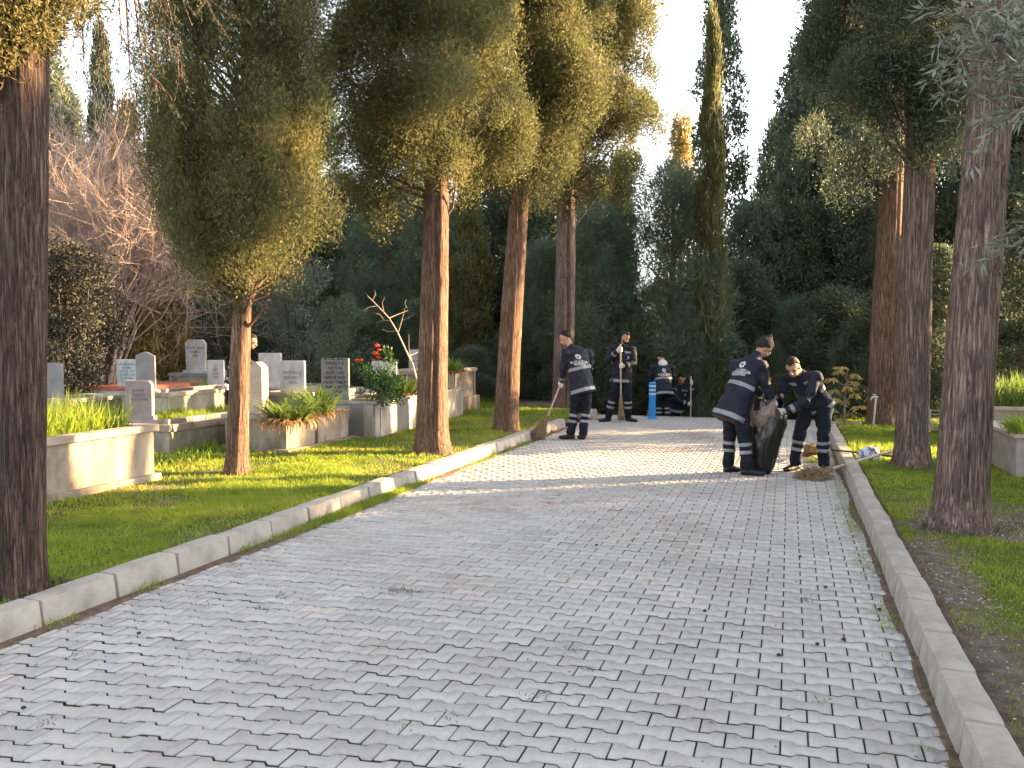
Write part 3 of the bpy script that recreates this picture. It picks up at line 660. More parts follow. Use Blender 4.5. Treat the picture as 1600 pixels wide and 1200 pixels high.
bgl = [  # px, depth, top py, kind, half width px, leaf
 (205, 17.1, 175, 'column', 45, LF_SUNNY, 'golden sunlit cypress right behind the pinkish bare shrub'), (262, 17.8, 165, 'column', 38, LF_SUNNY, 'second golden column cypress, just right of the nearest golden one'), (110, 27, 150, 'open', 70, LF_DARK, 'tall loose tree with sky gaps beyond the pinkish bare shrub'), (170, 25, 60, 'column', 30, LF_DARK, 'thin dark spire rising over the golden cypress at the upper left'),
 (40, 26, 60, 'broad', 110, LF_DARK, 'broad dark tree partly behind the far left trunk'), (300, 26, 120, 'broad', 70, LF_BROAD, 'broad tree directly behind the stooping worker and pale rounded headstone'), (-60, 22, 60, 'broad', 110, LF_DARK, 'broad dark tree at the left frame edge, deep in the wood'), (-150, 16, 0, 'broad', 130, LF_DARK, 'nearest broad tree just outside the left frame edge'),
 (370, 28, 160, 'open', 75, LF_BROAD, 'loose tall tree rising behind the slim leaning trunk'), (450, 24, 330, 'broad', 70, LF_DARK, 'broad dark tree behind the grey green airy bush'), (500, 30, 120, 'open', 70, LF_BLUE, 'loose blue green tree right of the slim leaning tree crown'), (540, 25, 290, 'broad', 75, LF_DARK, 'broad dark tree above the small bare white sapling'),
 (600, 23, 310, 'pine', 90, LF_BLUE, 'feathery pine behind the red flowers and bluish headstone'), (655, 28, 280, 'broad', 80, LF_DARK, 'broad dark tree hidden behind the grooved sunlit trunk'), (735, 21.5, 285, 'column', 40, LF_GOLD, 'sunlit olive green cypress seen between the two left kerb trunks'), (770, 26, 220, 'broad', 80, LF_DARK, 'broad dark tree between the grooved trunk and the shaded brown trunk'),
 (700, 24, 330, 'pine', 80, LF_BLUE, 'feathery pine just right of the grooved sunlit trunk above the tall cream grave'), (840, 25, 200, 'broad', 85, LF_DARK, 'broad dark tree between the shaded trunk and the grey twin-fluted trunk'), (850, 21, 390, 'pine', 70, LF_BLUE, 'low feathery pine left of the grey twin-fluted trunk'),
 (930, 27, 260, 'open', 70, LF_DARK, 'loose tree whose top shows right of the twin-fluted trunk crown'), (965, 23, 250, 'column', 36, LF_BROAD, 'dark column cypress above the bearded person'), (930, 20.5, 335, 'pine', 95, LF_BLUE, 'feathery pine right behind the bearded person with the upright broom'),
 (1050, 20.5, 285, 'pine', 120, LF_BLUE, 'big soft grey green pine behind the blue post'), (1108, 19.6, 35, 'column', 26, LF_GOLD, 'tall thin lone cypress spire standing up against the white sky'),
 (1120, 26, -40, 'open', 62, LF_BROAD, 'tall loose tree behind the thin cypress spire, sky on both sides'), (1060, 30, 190, 'open', 50, LF_SUNNY, 'pale sunlit crown left of the thin cypress spire'),
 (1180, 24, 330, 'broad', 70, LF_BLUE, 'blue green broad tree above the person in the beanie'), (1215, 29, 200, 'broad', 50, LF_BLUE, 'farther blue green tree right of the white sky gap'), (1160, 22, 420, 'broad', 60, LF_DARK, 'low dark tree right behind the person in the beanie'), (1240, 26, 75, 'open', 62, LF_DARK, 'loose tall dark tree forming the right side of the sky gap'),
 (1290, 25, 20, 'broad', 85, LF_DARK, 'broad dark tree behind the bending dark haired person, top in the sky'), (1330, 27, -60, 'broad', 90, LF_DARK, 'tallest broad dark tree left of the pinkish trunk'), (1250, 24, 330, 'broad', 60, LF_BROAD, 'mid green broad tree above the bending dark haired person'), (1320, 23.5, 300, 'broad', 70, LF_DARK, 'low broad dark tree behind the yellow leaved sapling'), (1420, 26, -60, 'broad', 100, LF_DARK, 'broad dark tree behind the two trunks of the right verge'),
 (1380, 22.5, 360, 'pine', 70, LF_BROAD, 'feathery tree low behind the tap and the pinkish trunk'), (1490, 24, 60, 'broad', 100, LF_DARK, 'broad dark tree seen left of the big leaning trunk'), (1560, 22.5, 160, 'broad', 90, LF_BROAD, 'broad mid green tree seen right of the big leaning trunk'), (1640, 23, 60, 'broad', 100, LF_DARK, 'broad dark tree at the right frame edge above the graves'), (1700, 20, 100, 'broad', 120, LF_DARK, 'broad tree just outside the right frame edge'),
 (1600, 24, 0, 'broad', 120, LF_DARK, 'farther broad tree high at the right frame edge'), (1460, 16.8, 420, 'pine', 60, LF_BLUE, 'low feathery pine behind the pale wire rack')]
for a in bgl: bgtree(*a)
def undergrowth(*a):
    t = bgtree(*a); t.name = 'undergrowth_shrub'; t['label'] = 'low dark undergrowth bush along the foot of the wood'; t['category'] = 'bush'; t['group'] = 'undergrowth along the foot of the wood'
# second, farther ranks so no bare ground shows under the crowns
for i in range(22):
    px = -150 + i * 90
    if 960 < px < 1230: top = 420
    else: top = 330
    t_ = bgtree(px + rb.uniform(-25, 25), 33 + rb.uniform(-2, 5), top + rb.uniform(-30, 40), ('broad', 'pine')[i % 2], 75, (LF_DARK, LF_BLUE)[i % 2]); t_['label'] = ('dense broad tree', 'soft pine')[i % 2] + ' of the rear rank closing the wood behind'
for i in range(19):   # low dark undergrowth shrubs at the wood's edge
    px = 330 + i * 66
    x = (px - 800) / F * 19.5
    undergrowth(px + rb.uniform(-15, 15), (19.6 if px < 1280 else 17.6) + rb.uniform(-.3, 1.2), 520 + rb.uniform(-60, 30), 'pine', 55, (LF_DARK, LF_BROAD, LF_BLUE)[i % 3])
# unseen trees added right of the frame to shade the road with sunlit gaps
def shade_tree(s, d, hgt, rr):
    ca, sa = math.cos(SUN_AZ), math.sin(SUN_AZ)
    x = d * ca - s * sa; y = d * sa + s * ca
    t = thing('broad_cypress_tree', 'added unseen broad cypress beyond the right frame edge that shades the road', 'tree', (x, y, gz(x, y)), rb.random() * 6, 'added shade trees beyond the right frame edge')
    cm, tm = PR['broad'][rb.randrange(2)]
    t.scale = (rr / 1.9, rr / 1.9, hgt / 10)
    o = bpy.data.objects.new('crown', MC.get((cm.name, LF_DARK.name), cm)); C.objects.link(o); o.parent = t
    o = bpy.data.objects.new('trunk', tm); C.objects.link(o); o.parent = t
for s, d, hg, rr in ((-4, 11, 7, 2.2), (-1.5, 12, 7, 2.0), (.8, 11, 7, 1.9), (2.6, 12, 6.6, 1.4), (5.4, 12.5, 6.2, 1.35), (7.05, 13.0, 5.6, 1.4), (4.1, 14, 6.3, 1.1), (4.0, 18, 7, 1.3), (-.5, 16, 7.5, 2.2), (2.2, 17, 7, 1.5), (6.0, 16.5, 6.6, 1.4), (12.0, 13, 3.9, 1.15), (14.0, 12, 3.6, .8), (15.8, 12.5, 3.8, 1.1), (17.9, 12.5, 4, 1.2)):
    shade_tree(s, d, hg, rr)

ca_, sa_ = math.cos(SUN_AZ), math.sin(SUN_AZ)
ob = Vector((12.5 * ca_ - 8.2 * sa_, 12.5 * sa_ + 8.2 * ca_, .1)); ol_ = Vector((-sa_, ca_, 0))  # added unseen tree: its high crown shades the slim tree's upper crown
build_tree('cypress_tree', 'added unseen tall clear-stemmed cypress beyond the right frame edge', ob, [ob, ob + ol_ * .55 + Vector((0, 0, 3)), ob + ol_ * 1.15 + Vector((0, 0, 6)), ob + ol_ * 1.4 + Vector((0, 0, 12))], [.14, .13, .12, .05],
    dict(ax=(-1.35 * sa_, 1.35 * ca_), seed=77, n=150, z0=7.3, z1=13, R=lambda z: .85, lr=.4, per=300, L=.14, Wd=.04, zv=20, fill=.5), M_BARK, LF_DARK, tk=dict(seed=3, nz=30, n=16), limbs=0)
# shrubs on the left
def shrub(name, label, px, py_base, Y, zb, wpx, top_py, n, per, L, Wd, lf, seed, lr=.22, limb=.25):
    rng = np.random.default_rng(seed)
    x = (px - 800) / F * Y; t = thing(name, label, 'shrub', (x, Y, zb))
    Rr = wpx / F * Y; Hh = at(px, top_py, Y).z - zb
    cc = crown_cents(rng, n, .15, Hh, lambda z: Rr * math.sqrt(max(.05, 1 - ((z - Hh * .45) / (Hh * .6)) ** 2)), 1, .45, seed)
    V, F_ = lumps(rng, cc, lr * (.6 + .8 * rng.random(n)), np.full(n, per), L, Wd, (0, 0), .3, .6, .7, 1.0)
    link('leaves', npmesh('leaves', V, F_, 4), lf, t)
    segs = [([(0, 0, -.1), tuple(q * .5 + rng.normal(size=3) * .05), tuple(q)], [.03, .018, .006]) for q in cc[:int(n * limb)]]
    V, F_ = tubes(segs, 5); link('stems', npmesh('stems', V, F_, 4), M_STEM, t)
    return t
shrub('holm_oak_shrub', 'dark small-leaved evergreen bush right of the far left trunk', 112, 600, 13.6, .1, 68, 390, 120, 230, .05, .026, LF_HOLM, 3, .25)
shrub('holm_oak_shrub', 'dark evergreen bush behind the turquoise-lettered headstone', 250, 600, 19, .1, 70, 400, 80, 170, .07, .035, LF_BROAD, 4, .3)
shrub('olive_shrub', 'grey green airy bush between the slim cypress and the dark wood', 465, 560, 18.5, .1, 60, 415, 80, 150, .07, .026, LF_OLIVE, 5, .26)
shrub('olive_shrub', 'loose grey green bush just left of the small bare white tree', 535, 560, 17.5, .1, 42, 470, 50, 120, .06, .022, LF_BLUE, 6, .22)
shrub('sunny_shrub', 'low yellow sunlit bush behind the red slab at the left', 150, 600, 17.5, .1, 60, 540, 40, 150, .07, .03, LF_SUNNY, 7, .2)
# bare pinkish shrub: a mass of dead twigs
def bare(name, label, base, mat, specs, seed, r0, cat='shrub', levels=3, nb=4, spread=.6, up=.25):
    rng = np.random.default_rng(seed); t = thing(name, label, cat, base); segs = []
    def grow(p, d, ln, r, lv):
        d = d / np.linalg.norm(d); m = p + d * ln * .5 + rng.normal(size=3) * ln * .07; e = p + d * ln + rng.normal(size=3) * ln * .08
        segs.append(([p, m, e], [r, r * .8, r * .55]))
        if lv == 0: return
        for k in range(nb):
            f = .35 + .65 * rng.random(); q = p * (1 - f) + e * f if f < .95 else e
            grow(q, d + rng.normal(size=3) * spread + np.array([0, 0, up]) * .6, ln * (.5 + .25 * rng.random()), r * .5, lv - 1)
    for d, ln in specs: grow(np.array([0., 0, -.05]), np.array(d, float), ln, r0, levels)
    V, F_ = tubes(segs, 5); link('branches', npmesh('branches', V, F_, 4), mat, t, True)
    return t
bx = (160 - 800) / F * 16.4
bare('bare_shrub', 'tangled pinkish bare twigs catching the sun above the dark bush at the left', (bx, 16.4, .1), M_DEAD2,
     [((rr_ * .5 * math.cos(a_), rr_ * .35 * math.sin(a_), 1.5), 2.7 + .5 * ((a_ * 7) % 1)) for a_ in [.35 * k for k in range(18)] for rr_ in (1.0,)], 8, .035, levels=4, nb=5, spread=.55, up=.15)
def bare_sapling():
    Y = 14.2; o_ = at(652, 594, Y); o_.z -= .1
    t = thing('bare_sapling', 'small bare white-branched tree left of the grooved sunlit trunk', 'dead tree', o_); rng = np.random.default_rng(21)
    lines = [([(652, 598), (645, 570), (633, 545), (620, 517), (608, 497), (590, 478), (574, 462)], .026), ([(640, 556), (655, 549), (674, 542)], .012), ([(622, 520), (630, 500), (636, 482)], .013), ([(608, 497), (622, 490), (635, 484)], .010),
             ([(612, 502), (600, 500), (588, 504)], .008), ([(600, 488), (598, 474), (603, 464)], .008), ([(590, 478), (578, 480), (570, 486)], .007), ([(645, 570), (640, 545), (641, 522)], .009), ([(630, 500), (640, 496), (648, 490)], .006), ([(620, 517), (606, 518), (594, 514)], .007),
             ([(582, 470), (586, 460), (584, 452)], .005), ([(636, 482), (632, 474), (634, 466)], .005), ([(655, 549), (660, 540), (664, 530)], .005), ([(600, 500), (596, 492), (590, 490)], .004)]
    segs = []
    for pts, r0 in lines:
        n_ = len(pts); dy = rng.normal(0, .25)
        P_ = [np.array(at(x, y, Y)) + np.array([0, dy * k / n_ if r0 < .02 else 0, 0]) - np.array(o_) for k, (x, y) in enumerate(pts)]
        segs.append((P_, list(np.linspace(r0 * .72, r0 * .22, n_))))
    V, F_ = tubes(segs, 7); link('branches', npmesh('branches', V, F_, 4), M_DEAD, t, True)
bare_sapling()

# ------------------------------------------------------------ graves
TXT = {}
def text_mesh(lines, size, space=1.15, align='CENTER', ext=.0015):
    cu = bpy.data.curves.new('t', 'FONT'); cu.body = '\n'.join(lines); cu.size = size; cu.align_x = align; cu.align_y = 'CENTER'
    cu.space_line = space; cu.extrude = ext; cu.resolution_u = 2; cu.offset = size * .012
    o = bpy.data.objects.new('t', cu); C.objects.link(o); bpy.context.view_layer.update()
    me = bpy.data.meshes.new_from_object(o.evaluated_get(DG())); bpy.data.objects.remove(o); bpy.data.curves.remove(cu); return me
def outline(kind, w, h):
    a = w / 2
    if kind == 'point': return [(-a, 0), (a, 0), (a, h * .90), (a * .15, h), (-a * .15, h), (-a, h * .90)]
    if kind == 'square': return [(-a, 0), (a, 0), (a, h), (-a, h)]
    if kind == 'shoulder': return [(-a * .96, 0), (a * .96, 0), (a * 1.02, h * .86), (a * .9, h * .93), (a * .72, h), (-a * .72, h), (-a * .9, h * .93), (-a * 1.02, h * .86)]
    if kind == 'right':   # one rounded shoulder
        return [(-a, 0), (a, 0), (a, h * .84)] + [(a - w * .16 * (1 - math.cos(t * PI / 10)), h * .84 + h * .16 * math.sin(t * PI / 10)) for t in range(1, 6)] + [(-a, h)]
    return [(-a, 0), (a, 0)] + [(a - .06 * w - .0 + .06 * w * math.cos(t * PI / 8), h - .06 * w + .06 * w * math.sin(t * PI / 8)) for t in range(5)] + [(-a + .06 * w - .06 * w * math.sin(t * PI / 8), h - .06 * w + .06 * w * math.cos(t * PI / 8)) for t in range(5)]
def slab(kind, w, h, th, bev=.006):
    bm = bmesh.new(); vs_ = [bm.verts.new((x, -th / 2, z)) for x, z in outline(kind, w, h)]
    f = bm.faces.new(vs_); r = bmesh.ops.extrude_face_region(bm, geom=[f])
    for v in r['geom']:
        if isinstance(v, bmesh.types.BMVert): v.co.y += th
    bmesh.ops.recalc_face_normals(bm, faces=bm.faces[:])
    bmesh.ops.bevel(bm, geom=bm.edges[:], offset=bev, segments=1, affect='EDGES')
    return bm
def headstone(parent, x, y, z, w, h, th, kind, m, lines=None, ink=None, size=.045, foot=None, rz=0, tz=.5, tilt=0):
    hs = obj('headstone', slab(kind, w, h, th), m, parent); hs.location = (x, y, z); hs.rotation_euler = (tilt, 0, rz)
    if foot:
        bm = bmesh.new(); add_box(bm, (0, 0, .02 - .04), (w * foot, th * 1.7, .06), None, .006); obj('foot', bm, m, hs)
        hs.location.z += .05
    if lines:
        me = text_mesh(lines, size); t = link('inscription', me, ink or M_INK, hs); t.rotation_euler = (PI / 2, 0, 0); t.location = (0, -th / 2 - .0015, h * tz)
    return hs
GR = []
def grave(label, u0, u1, v0, v1, ztop, wm, cm, over=.04, ch=.07, cw=.14, sunk=.03, plinth=None, name='raised_grave', zb=None, posts=False, cap=False, rz=0):
    """box of walls with a stone coping and soil inside; local x across, y along the road"""
    c = W((u0 + u1) / 2, (v0 + v1) / 2); z0 = gz(c.x, c.y) - .05 if zb is None else zb
    t = thing(name, label, 'grave', (c.x, c.y, z0), -PSI + rz); w_ = u1 - u0; l_ = v1 - v0; h = ztop - z0
    GR.append((u0 - .06, u1 + .06, v0 - .06, v1 + .06))
    bm = bmesh.new(); th = .1
    for s in (-1, 1): add_box(bm, (s * (w_ / 2 - th / 2), 0, (h - ch) / 2), (th, l_, h - ch), None, .004)
    for s in (-1, 1): add_box(bm, (0, s * (l_ / 2 - th / 2), (h - ch) / 2 - .0015), (w_ - 2 * th - .001, th, h - ch), None, .002)
    obj('wall', bm, wm, t)
    bm = bmesh.new()
    for s in (-1, 1): add_box(bm, (s * (w_ / 2 + over - cw / 2), 0, h - ch / 2), (cw, l_ + 2 * over, ch), None, .008)
    for s in (-1, 1): add_box(bm, (0, s * (l_ / 2 + over - cw / 2), h - ch / 2 - .002), (w_ + 2 * over - 2 * cw - .003, cw, ch), None, .006)
    obj('coping', bm, cm, t)
    if cap:
        bm = bmesh.new(); add_box(bm, (0, 0, h - .01), (w_ - .1, l_ - .1, .035), None, .006); obj('lid', bm, cm, t)
    else:
        bm = bmesh.new(); bmesh.ops.create_grid(bm, x_segments=8, y_segments=14, size=.5)
        for v in bm.verts: v.co = Vector((v.co.x * (w_ - .16), v.co.y * (l_ - .16), h - sunk - .03 + .03 * noise.noise(v.co * 6)))
        obj('soil', bm, noise_mat('grave_soil', (.04, .035, .02), (.12, .09, .06), sc=14, bump=.4), t)
    if plinth:
        bm = bmesh.new(); add_box(bm, (0, 0, plinth[1] / 2), (w_ + 2 * plinth[0], l_ + 2 * plinth[0], plinth[1]), None, .01); obj('plinth', bm, wm, t)
    if posts:
        for sx in (-1, 1):
            for yy in (-l_ / 2 + .06, 0, l_ / 2 - .06): bm = bmesh.new(); add_box(bm, (sx * (w_ / 2 + .006), yy, (h - ch) / 2 - .004), (.02, .11, h - ch - .012), None, .002); obj('pilaster', bm, cm, t)
    t['_h'] = h; return t, h, w_, l_
g, h, w_, l_ = grave('long pale stained concrete grave nearest at the left edge, tall grass growing in it', -7.15, -6.17, 3.9, 6.9, .70, M_CREAM, M_COPE, plinth=(.05, .12))
me = text_mesh(['694'], .15, ext=.001); o = link('painted_number', me, M_GREYINK, g); o.rotation_euler = (PI / 2, 0, PI / 2); o.location = (w_ / 2 + .0015, .30 - (.0), h - .22)
o.location = (w_ / 2 + .002, -.02, h - .20)
G1 = g
g, h, w_, l_ = grave('weathered concrete grave with a moulded coping behind the nearest long grave, grass inside', -8.5, -7.36, 8.5, 10.6, .50, M_STAIN, M_COPE, over=.03, ch=.09)
bm = bmesh.new()
for s in (-1, 1): add_box(bm, (s * (w_ / 2 - .10), 0, h + .025), (.09, l_ - .1, .07), None, .006)
add_box(bm, (0, -l_ / 2 + .10, h + .02), (w_ - .3, .09, .06), None, .005)
obj('kerb_rim', bm, M_COPE, g)
headstone(g, -.02, -l_ / 2 + .16, h + .03, .36, .46, .07, 'right', M_PINKST, ['HAVVA', 'ÖZKAN', '1911 - 1984'], M_GREYINK, .05, foot=1.1, rz=PSI * .8, tz=.6); G2 = g
g, h, w_, l_ = grave('cream grave behind the slim leaning trunk, bushy strap-leaved plant spilling over its corner', -7.02, -6.09, 9.15, 10.72, .60, M_CREAM, M_COPE, over=.035, ch=.06, plinth=(.09, .09))
bm = bmesh.new(); add_box(bm, (w_ / 2 - .02, -.02, (h - .06) / 2), (.12, .14, h - .066), None, .006); obj('pilaster', bm, M_CREAM, g)
bm = bmesh.new(); add_box(bm, (w_ / 2 - .04, l_ / 2 - .12, (h - .06) / 2), (.10, .24, h - .07), None, .006); obj('pilaster', bm, M_CREAM, g)
headstone(g, -.02, -l_ / 2 + .12, h, .24, .68, .12, 'point', M_BEIGEST, None, rz=-.25); G3 = g
g, h, w_, l_ = grave('grey stone ended grave with pale marble side, dark lettered stone and red flowers', -6.80, -5.78, 10.98, 13.2, .66, M_WARM, M_WARM, over=.03, ch=.04, sunk=.0)
bm = bmesh.new(); add_box(bm, (-.0, -l_ / 2 - .006, (h - .04) / 2), (w_ - .02, .03, h - .046), None, .003); obj('end_panel', bm, M_GRANITE, g)
bm = bmesh.new(); add_box(bm, (w_ / 2 - .10, -l_ / 2 - .018, (h - .04) / 2), (.16, .03, h - .05), None, .003); add_box(bm, (w_ / 2 + .004, 0, (h - .04) / 2 - .003), (.012, l_ - .3, h - .16), None, .003); obj('marble_panel', bm, M_WARM, g)
headstone(g, -.22, -l_ / 2 + .12, h, .42, .58, .07, 'square', M_GRANITE, ['HUVEL BAKİ', 'HASRET A', 'HATUN', 'KIZILTAN', 'EMİNE ELİF', 'NURİ ÖMER', 'RUHUNA FATİHA', '17 1938', '5 1978'], M_INK, .062, foot=1.05, rz=.28, tz=.5); G4 = g
g5, h5, w5, l5 = grave('small grave with grey end panel and white pilaster left of the grooved sunlit trunk', -6.75, -5.95, 13.5, 14.9, .66, M_WARM, M_COPE, over=.02, ch=.06)
bm = bmesh.new(); add_box(bm, (-.1, -l5 / 2 - .012, (h5 - .06) / 2), (w5 - .25, .03, h5 - .07), None, .003); obj('end_panel', bm, M_PINKST, g5)
g6, h6, w6, l6 = grave('tall cream grave on a rough stone footing just right of the grooved sunlit trunk', -7.3, -6.28, 14.2, 16.4, 1.00, M_CREAM, M_COPE, over=.04, ch=.08, plinth=(.08, .32), posts=True)
# farther graves, placed by where their headstones stand
def far_grave(label, px, py, Y, w_, L_, hw, hh, kind, m, wm, cm, lines=None, ink=None, size=.05, th=.07, cap=False, rim=.0, dz=0, rz=0, tz=.5, foot=None, ch=.06, off=0, hdx=0):
    p = at(px, py, Y); u, v = UV(p.x, p.y)
    g, h, a, b = grave(label, u - w_ / 2 + off, u + w_ / 2 + off, v - .12, v + L_, p.z + dz, wm, cm, over=.02, ch=ch, cap=cap)
    headstone(g, -off, -b / 2 + .14, h - dz, hw, hh, th, kind, m, lines, ink, size, foot=foot, rz=PSI * .6 + rz, tz=tz)
    return g
far_grave('low teal sided grave with a red slab and a white headstone lettered in turquoise', 199, 604, 13.2, 1.1, 1.5, .34, .43, 'square', M_MARBLE, M_BLUEBOX, M_REDST, ['HÜVEL BAKİ', 'FATMA', 'GÜLER 1931', 'VE EŞİ 1929', 'RUHUNA', 'FATİHA'], M_TURQ, .048, cap=True, rz=.1, off=-.35)
far_grave('grass filled low grave with the slim grey pointed headstone', 227, 612, 11.9, .8, 1.9, .26, .57, 'point', M_GREYST, M_STAIN, M_COPE, rz=.35, off=.1)
far_grave('farthest left grave with a tall pale rounded headstone on a wide foot', 306, 583, 16.6, 1.1, 1.7, .42, .62, 'shoulder', M_MARBLE, M_STAIN, M_GREYST, ['HÜVEL BAKİ', 'AHMET', '1936'], M_GREYINK, .07, foot=1.25, tz=.6)
far_grave('flat grey grave with a small tilted pale headstone left of the stooping worker', 337, 605, 14.4, .9, 1.8, .29, .47, 'round', M_MARBLE, M_STAIN, M_GREYST, ['ALİ', 'SARI', '1952'], M_GREYINK, .055, cap=True, rz=.1)
far_grave('grave with a square off-white headstone between the beige pointed stone and the grey one', 422, 606, 14.8, .85, 1.6, .40, .62, 'square', M_MARBLE, M_STAIN, M_COPE, rz=.1)
far_grave('grave with a bluish white lettered headstone above the yellow green strap leaves', 457, 612, 13.4, .9, 1.6, .40, .50, 'round', M_MARBLE, M_CREAM, M_COPE, ['ARİF BOZ', 'ŞEKERCİ', '1915'], M_GREYINK, .07, rz=.1, tz=.45)
far_grave('grave with a rounded bluish headstone behind the red flower bush', 600, 613, 14.6, .9, 1.4, .44, .55, 'round', M_MARBLE, M_MARBLE, M_MARBLE, ['RUHİ', 'ÇETİN', 'FATMA'], M_GREYINK, .075, rz=.1, tz=.42, off=-.3)
far_grave('grave with a narrow white headstone half hidden by the grooved sunlit trunk', 654, 582, 17.5, .9, 1.0, .42, .48, 'round', M_MARBLE, M_CREAM, M_COPE, ['OĞUZ', 'KAYA', '1970'], M_GREYINK, .09, rz=.1)
far_grave('dark weathered grave with a mottled headstone half hidden behind the far left trunk', 84, 622, 11.8, .8, 1.0, .24, .50, 'round', M_GREYST, M_STAIN, M_STAIN, rz=.1)
p = at(130, 610, 14.6); grave('low grave with a brick red top slab at the left behind the tall grass', *(lambda u, v: (u - .6, u + .5, v - .2, v + 1.6))(*UV(p.x, p.y)), p.z, M_MARBLE, M_REDST, cap=True)
p = at(290, 640, 12.6); grave('very low rimmed grass grave with pale concrete kerbs in the middle of the left plots', *(lambda u, v: (u - .3, u + 1.0, v, v + 1.9))(*UV(p.x, p.y)), .42, M_STAIN, M_COPE)
p = at(265, 622, 14.3); grave('narrow low concrete edged plot with bright grass behind the grey pointed headstone', *(lambda u, v: (u - .6, u + .9, v, v + 1.8))(*UV(p.x, p.y)), .62, M_STAIN, M_COPE)
p = at(345, 640, 12.9); grave('low pale teal slab grave below the stooping worker at the left', *(lambda u, v: (u - .55, u + .2, v - .1, v + 1.5))(*UV(p.x, p.y)), .48, M_BLUEBOX, M_GREYST, cap=True)
# right-hand graves
p = onz(1566, 738, .10); u, v = UV(p.x, p.y)
GRR, hR, wR, lR = grave('pinkish walled grave at the right edge with a bright sunlit plant', u + .05, u + 1.3, v - .35, v + 1.3, .56, M_PINKST, M_PINKCOPE, over=.03, ch=.04)
grave('second pinkish walled grave at the right edge filled with green strap leaves', u + .25, u + 1.5, v + 3.0, v + 4.6, .62, M_PINKST, M_PINKCOPE, over=.03, ch=.05)

# ------------------------------------------------------------ grass: blades scattered over lawns and plots
TR = [(b1, .2), (b2, .14), (b3, .25), (b4, .25), (b5, .3), (r1, .3), (r2, .2), (r3, .22)]
def scatter(name, u0, u1, v0, v1, n, Lh, Wd, mt, seed, mask=None, zf=None, lean=.45, avoid=True, parent=None, stuff=True, cl=1.0):
    rng = np.random.default_rng(seed)
    U = u0 + (u1 - u0) * rng.random(n); Vv = v0 + (v1 - v0) * rng.random(n)
    P = []
    for a, b in zip(U, Vv):
        if avoid and any(g[0] < a < g[1] and g[2] < b < g[3] for g in GR): continue
        x = a * math.cos(PSI) + b * math.sin(PSI); y = -a * math.sin(PSI) + b * math.cos(PSI)
        m_ = 1.0 if mask is None else mask(a, b, x, y)
        if m_ <= 0 or rng.random() > m_: continue
        if avoid and any((x - q.x) ** 2 + (y - q.y) ** 2 < (r_ * .8) ** 2 for q, r_ in TR): continue
        P.append((x, y, (gz(x, y) if zf is None else zf(x, y)) - .006, 1 + cl * .8 * noise.noise((x * 1.8, y * 1.8, 4)) + cl * .5 * noise.noise((x * 6, y * 6, 2))))
    P = np.array(P); n = len(P)
    D = np.stack([rng.normal(size=n) * lean, rng.normal(size=n) * lean, np.ones(n)], 1)
    V, F_ = leaves(P[:, :3], D, (Lh * np.clip(P[:, 3], .3, 2) * (.5 + rng.random(n))), Wd, rng, .12)
    o = link(name, npmesh(name, V, F_, 4), mt, parent)
    if stuff: tag(o, kind='stuff')
    return o
def lmask(a, b, x, y):
    return 1 - .85 * smooth(.08, .38, noise.noise((x * 1.1, y * 1.1, 9)) + .3 * noise.noise((x * 4, y * 4, 2)))
def rmask(a, b, x, y):
    s = soilr(a, b)
    n_ = .7 * (.5 + .5 * noise.noise((x * .8, y * .8, 3)))
    return max(.04, 1 - smooth(.3, .62, s + n_ * .45))
gl = [scatter('grass', -5.6, -3.98, 2.6, 9, 70000, .035, .0055, M_GRASS, 1, lmask), scatter('grass', -9, -3.98, 5, 18, 120000, .042, .009, M_GRASS, 2, lmask),
      scatter('grass', -14, -6.5, 7, 22, 30000, .12, .02, M_GRASS, 3), scatter('grass', .82, 3.2, 1.8, 8, 70000, .028, .005, M_GRASS, 4, rmask), scatter('grass', .82, 5.6, 6.5, 17, 130000, .036, .008, M_GRASS, 5, rmask),
      scatter('grass', 5, 10, 6, 20, 30000, .08, .016, M_GRASS, 6)]
def patch(a, b, x, y): return smooth(.05, .35, noise.noise((x * .9, y * .9, 21)) + .35 * noise.noise((x * 3, y * 3, 5))) + .12
M_PEB = noise_mat('pebble', (.16, .145, .13), (.42, .39, .36), sc=40, bump=0)
def pebbles(u0, u1, v0, v1, n, seed, mask):
    rng = np.random.default_rng(seed); Vs = []; Fs = []; base = np.array([[1, 0, 0], [0, 1, 0], [-1, 0, 0], [0, -1, 0], [0, 0, .7]]); o = 0
    for _ in range(n):
        a = rng.uniform(u0, u1); b = rng.uniform(v0, v1); p = W(a, b)
        if rng.random() > mask(a, b): continue
        q = base * (.004 + .009 * rng.random() ** 2) * (.7 + .6 * rng.random((5, 3))); q[4, :2] += rng.normal(size=2) * .002; t_ = rng.random() * 6.28; c_, s_ = math.cos(t_), math.sin(t_)
        q = q @ np.array([[c_, s_, 0], [-s_, c_, 0], [0, 0, 1]]); Vs.append(q + np.array([p.x, p.y, gz(p.x, p.y)])); Fs += [(o, o + 1, o + 4), (o + 1, o + 2, o + 4), (o + 2, o + 3, o + 4), (o + 3, o, o + 4)]; o += 5
    tag(link('gravel', npmesh('gravel', np.concatenate(Vs), np.array(Fs), 3), M_PEB), 'small stones on the bare earth of the verge', 'gravel', kind='stuff')
pebbles(.84, 3.5, 1.9, 9.5, 16000, 3, lambda a, b: min(1, max(0, soilr(a, b) * 1.6 - .1)))
M_HAY = leaf_mat('dry_blade', (.16, .12, .05), (.28, .21, .09), (.38, .29, .13), .3, sc=3)
tag(scatter('dry_grass', -7, -3.98, 3, 16, 26000, .035, .006, M_HAY, 71, patch, lean=1.1), 'dry yellow blades mixed into the left lawn', 'grass')
tag(scatter('dry_grass', .8, 5, 2, 15, 26000, .030, .006, M_HAY, 72, patch, lean=1.3), 'dry straw scraps on the right verge', 'grass')
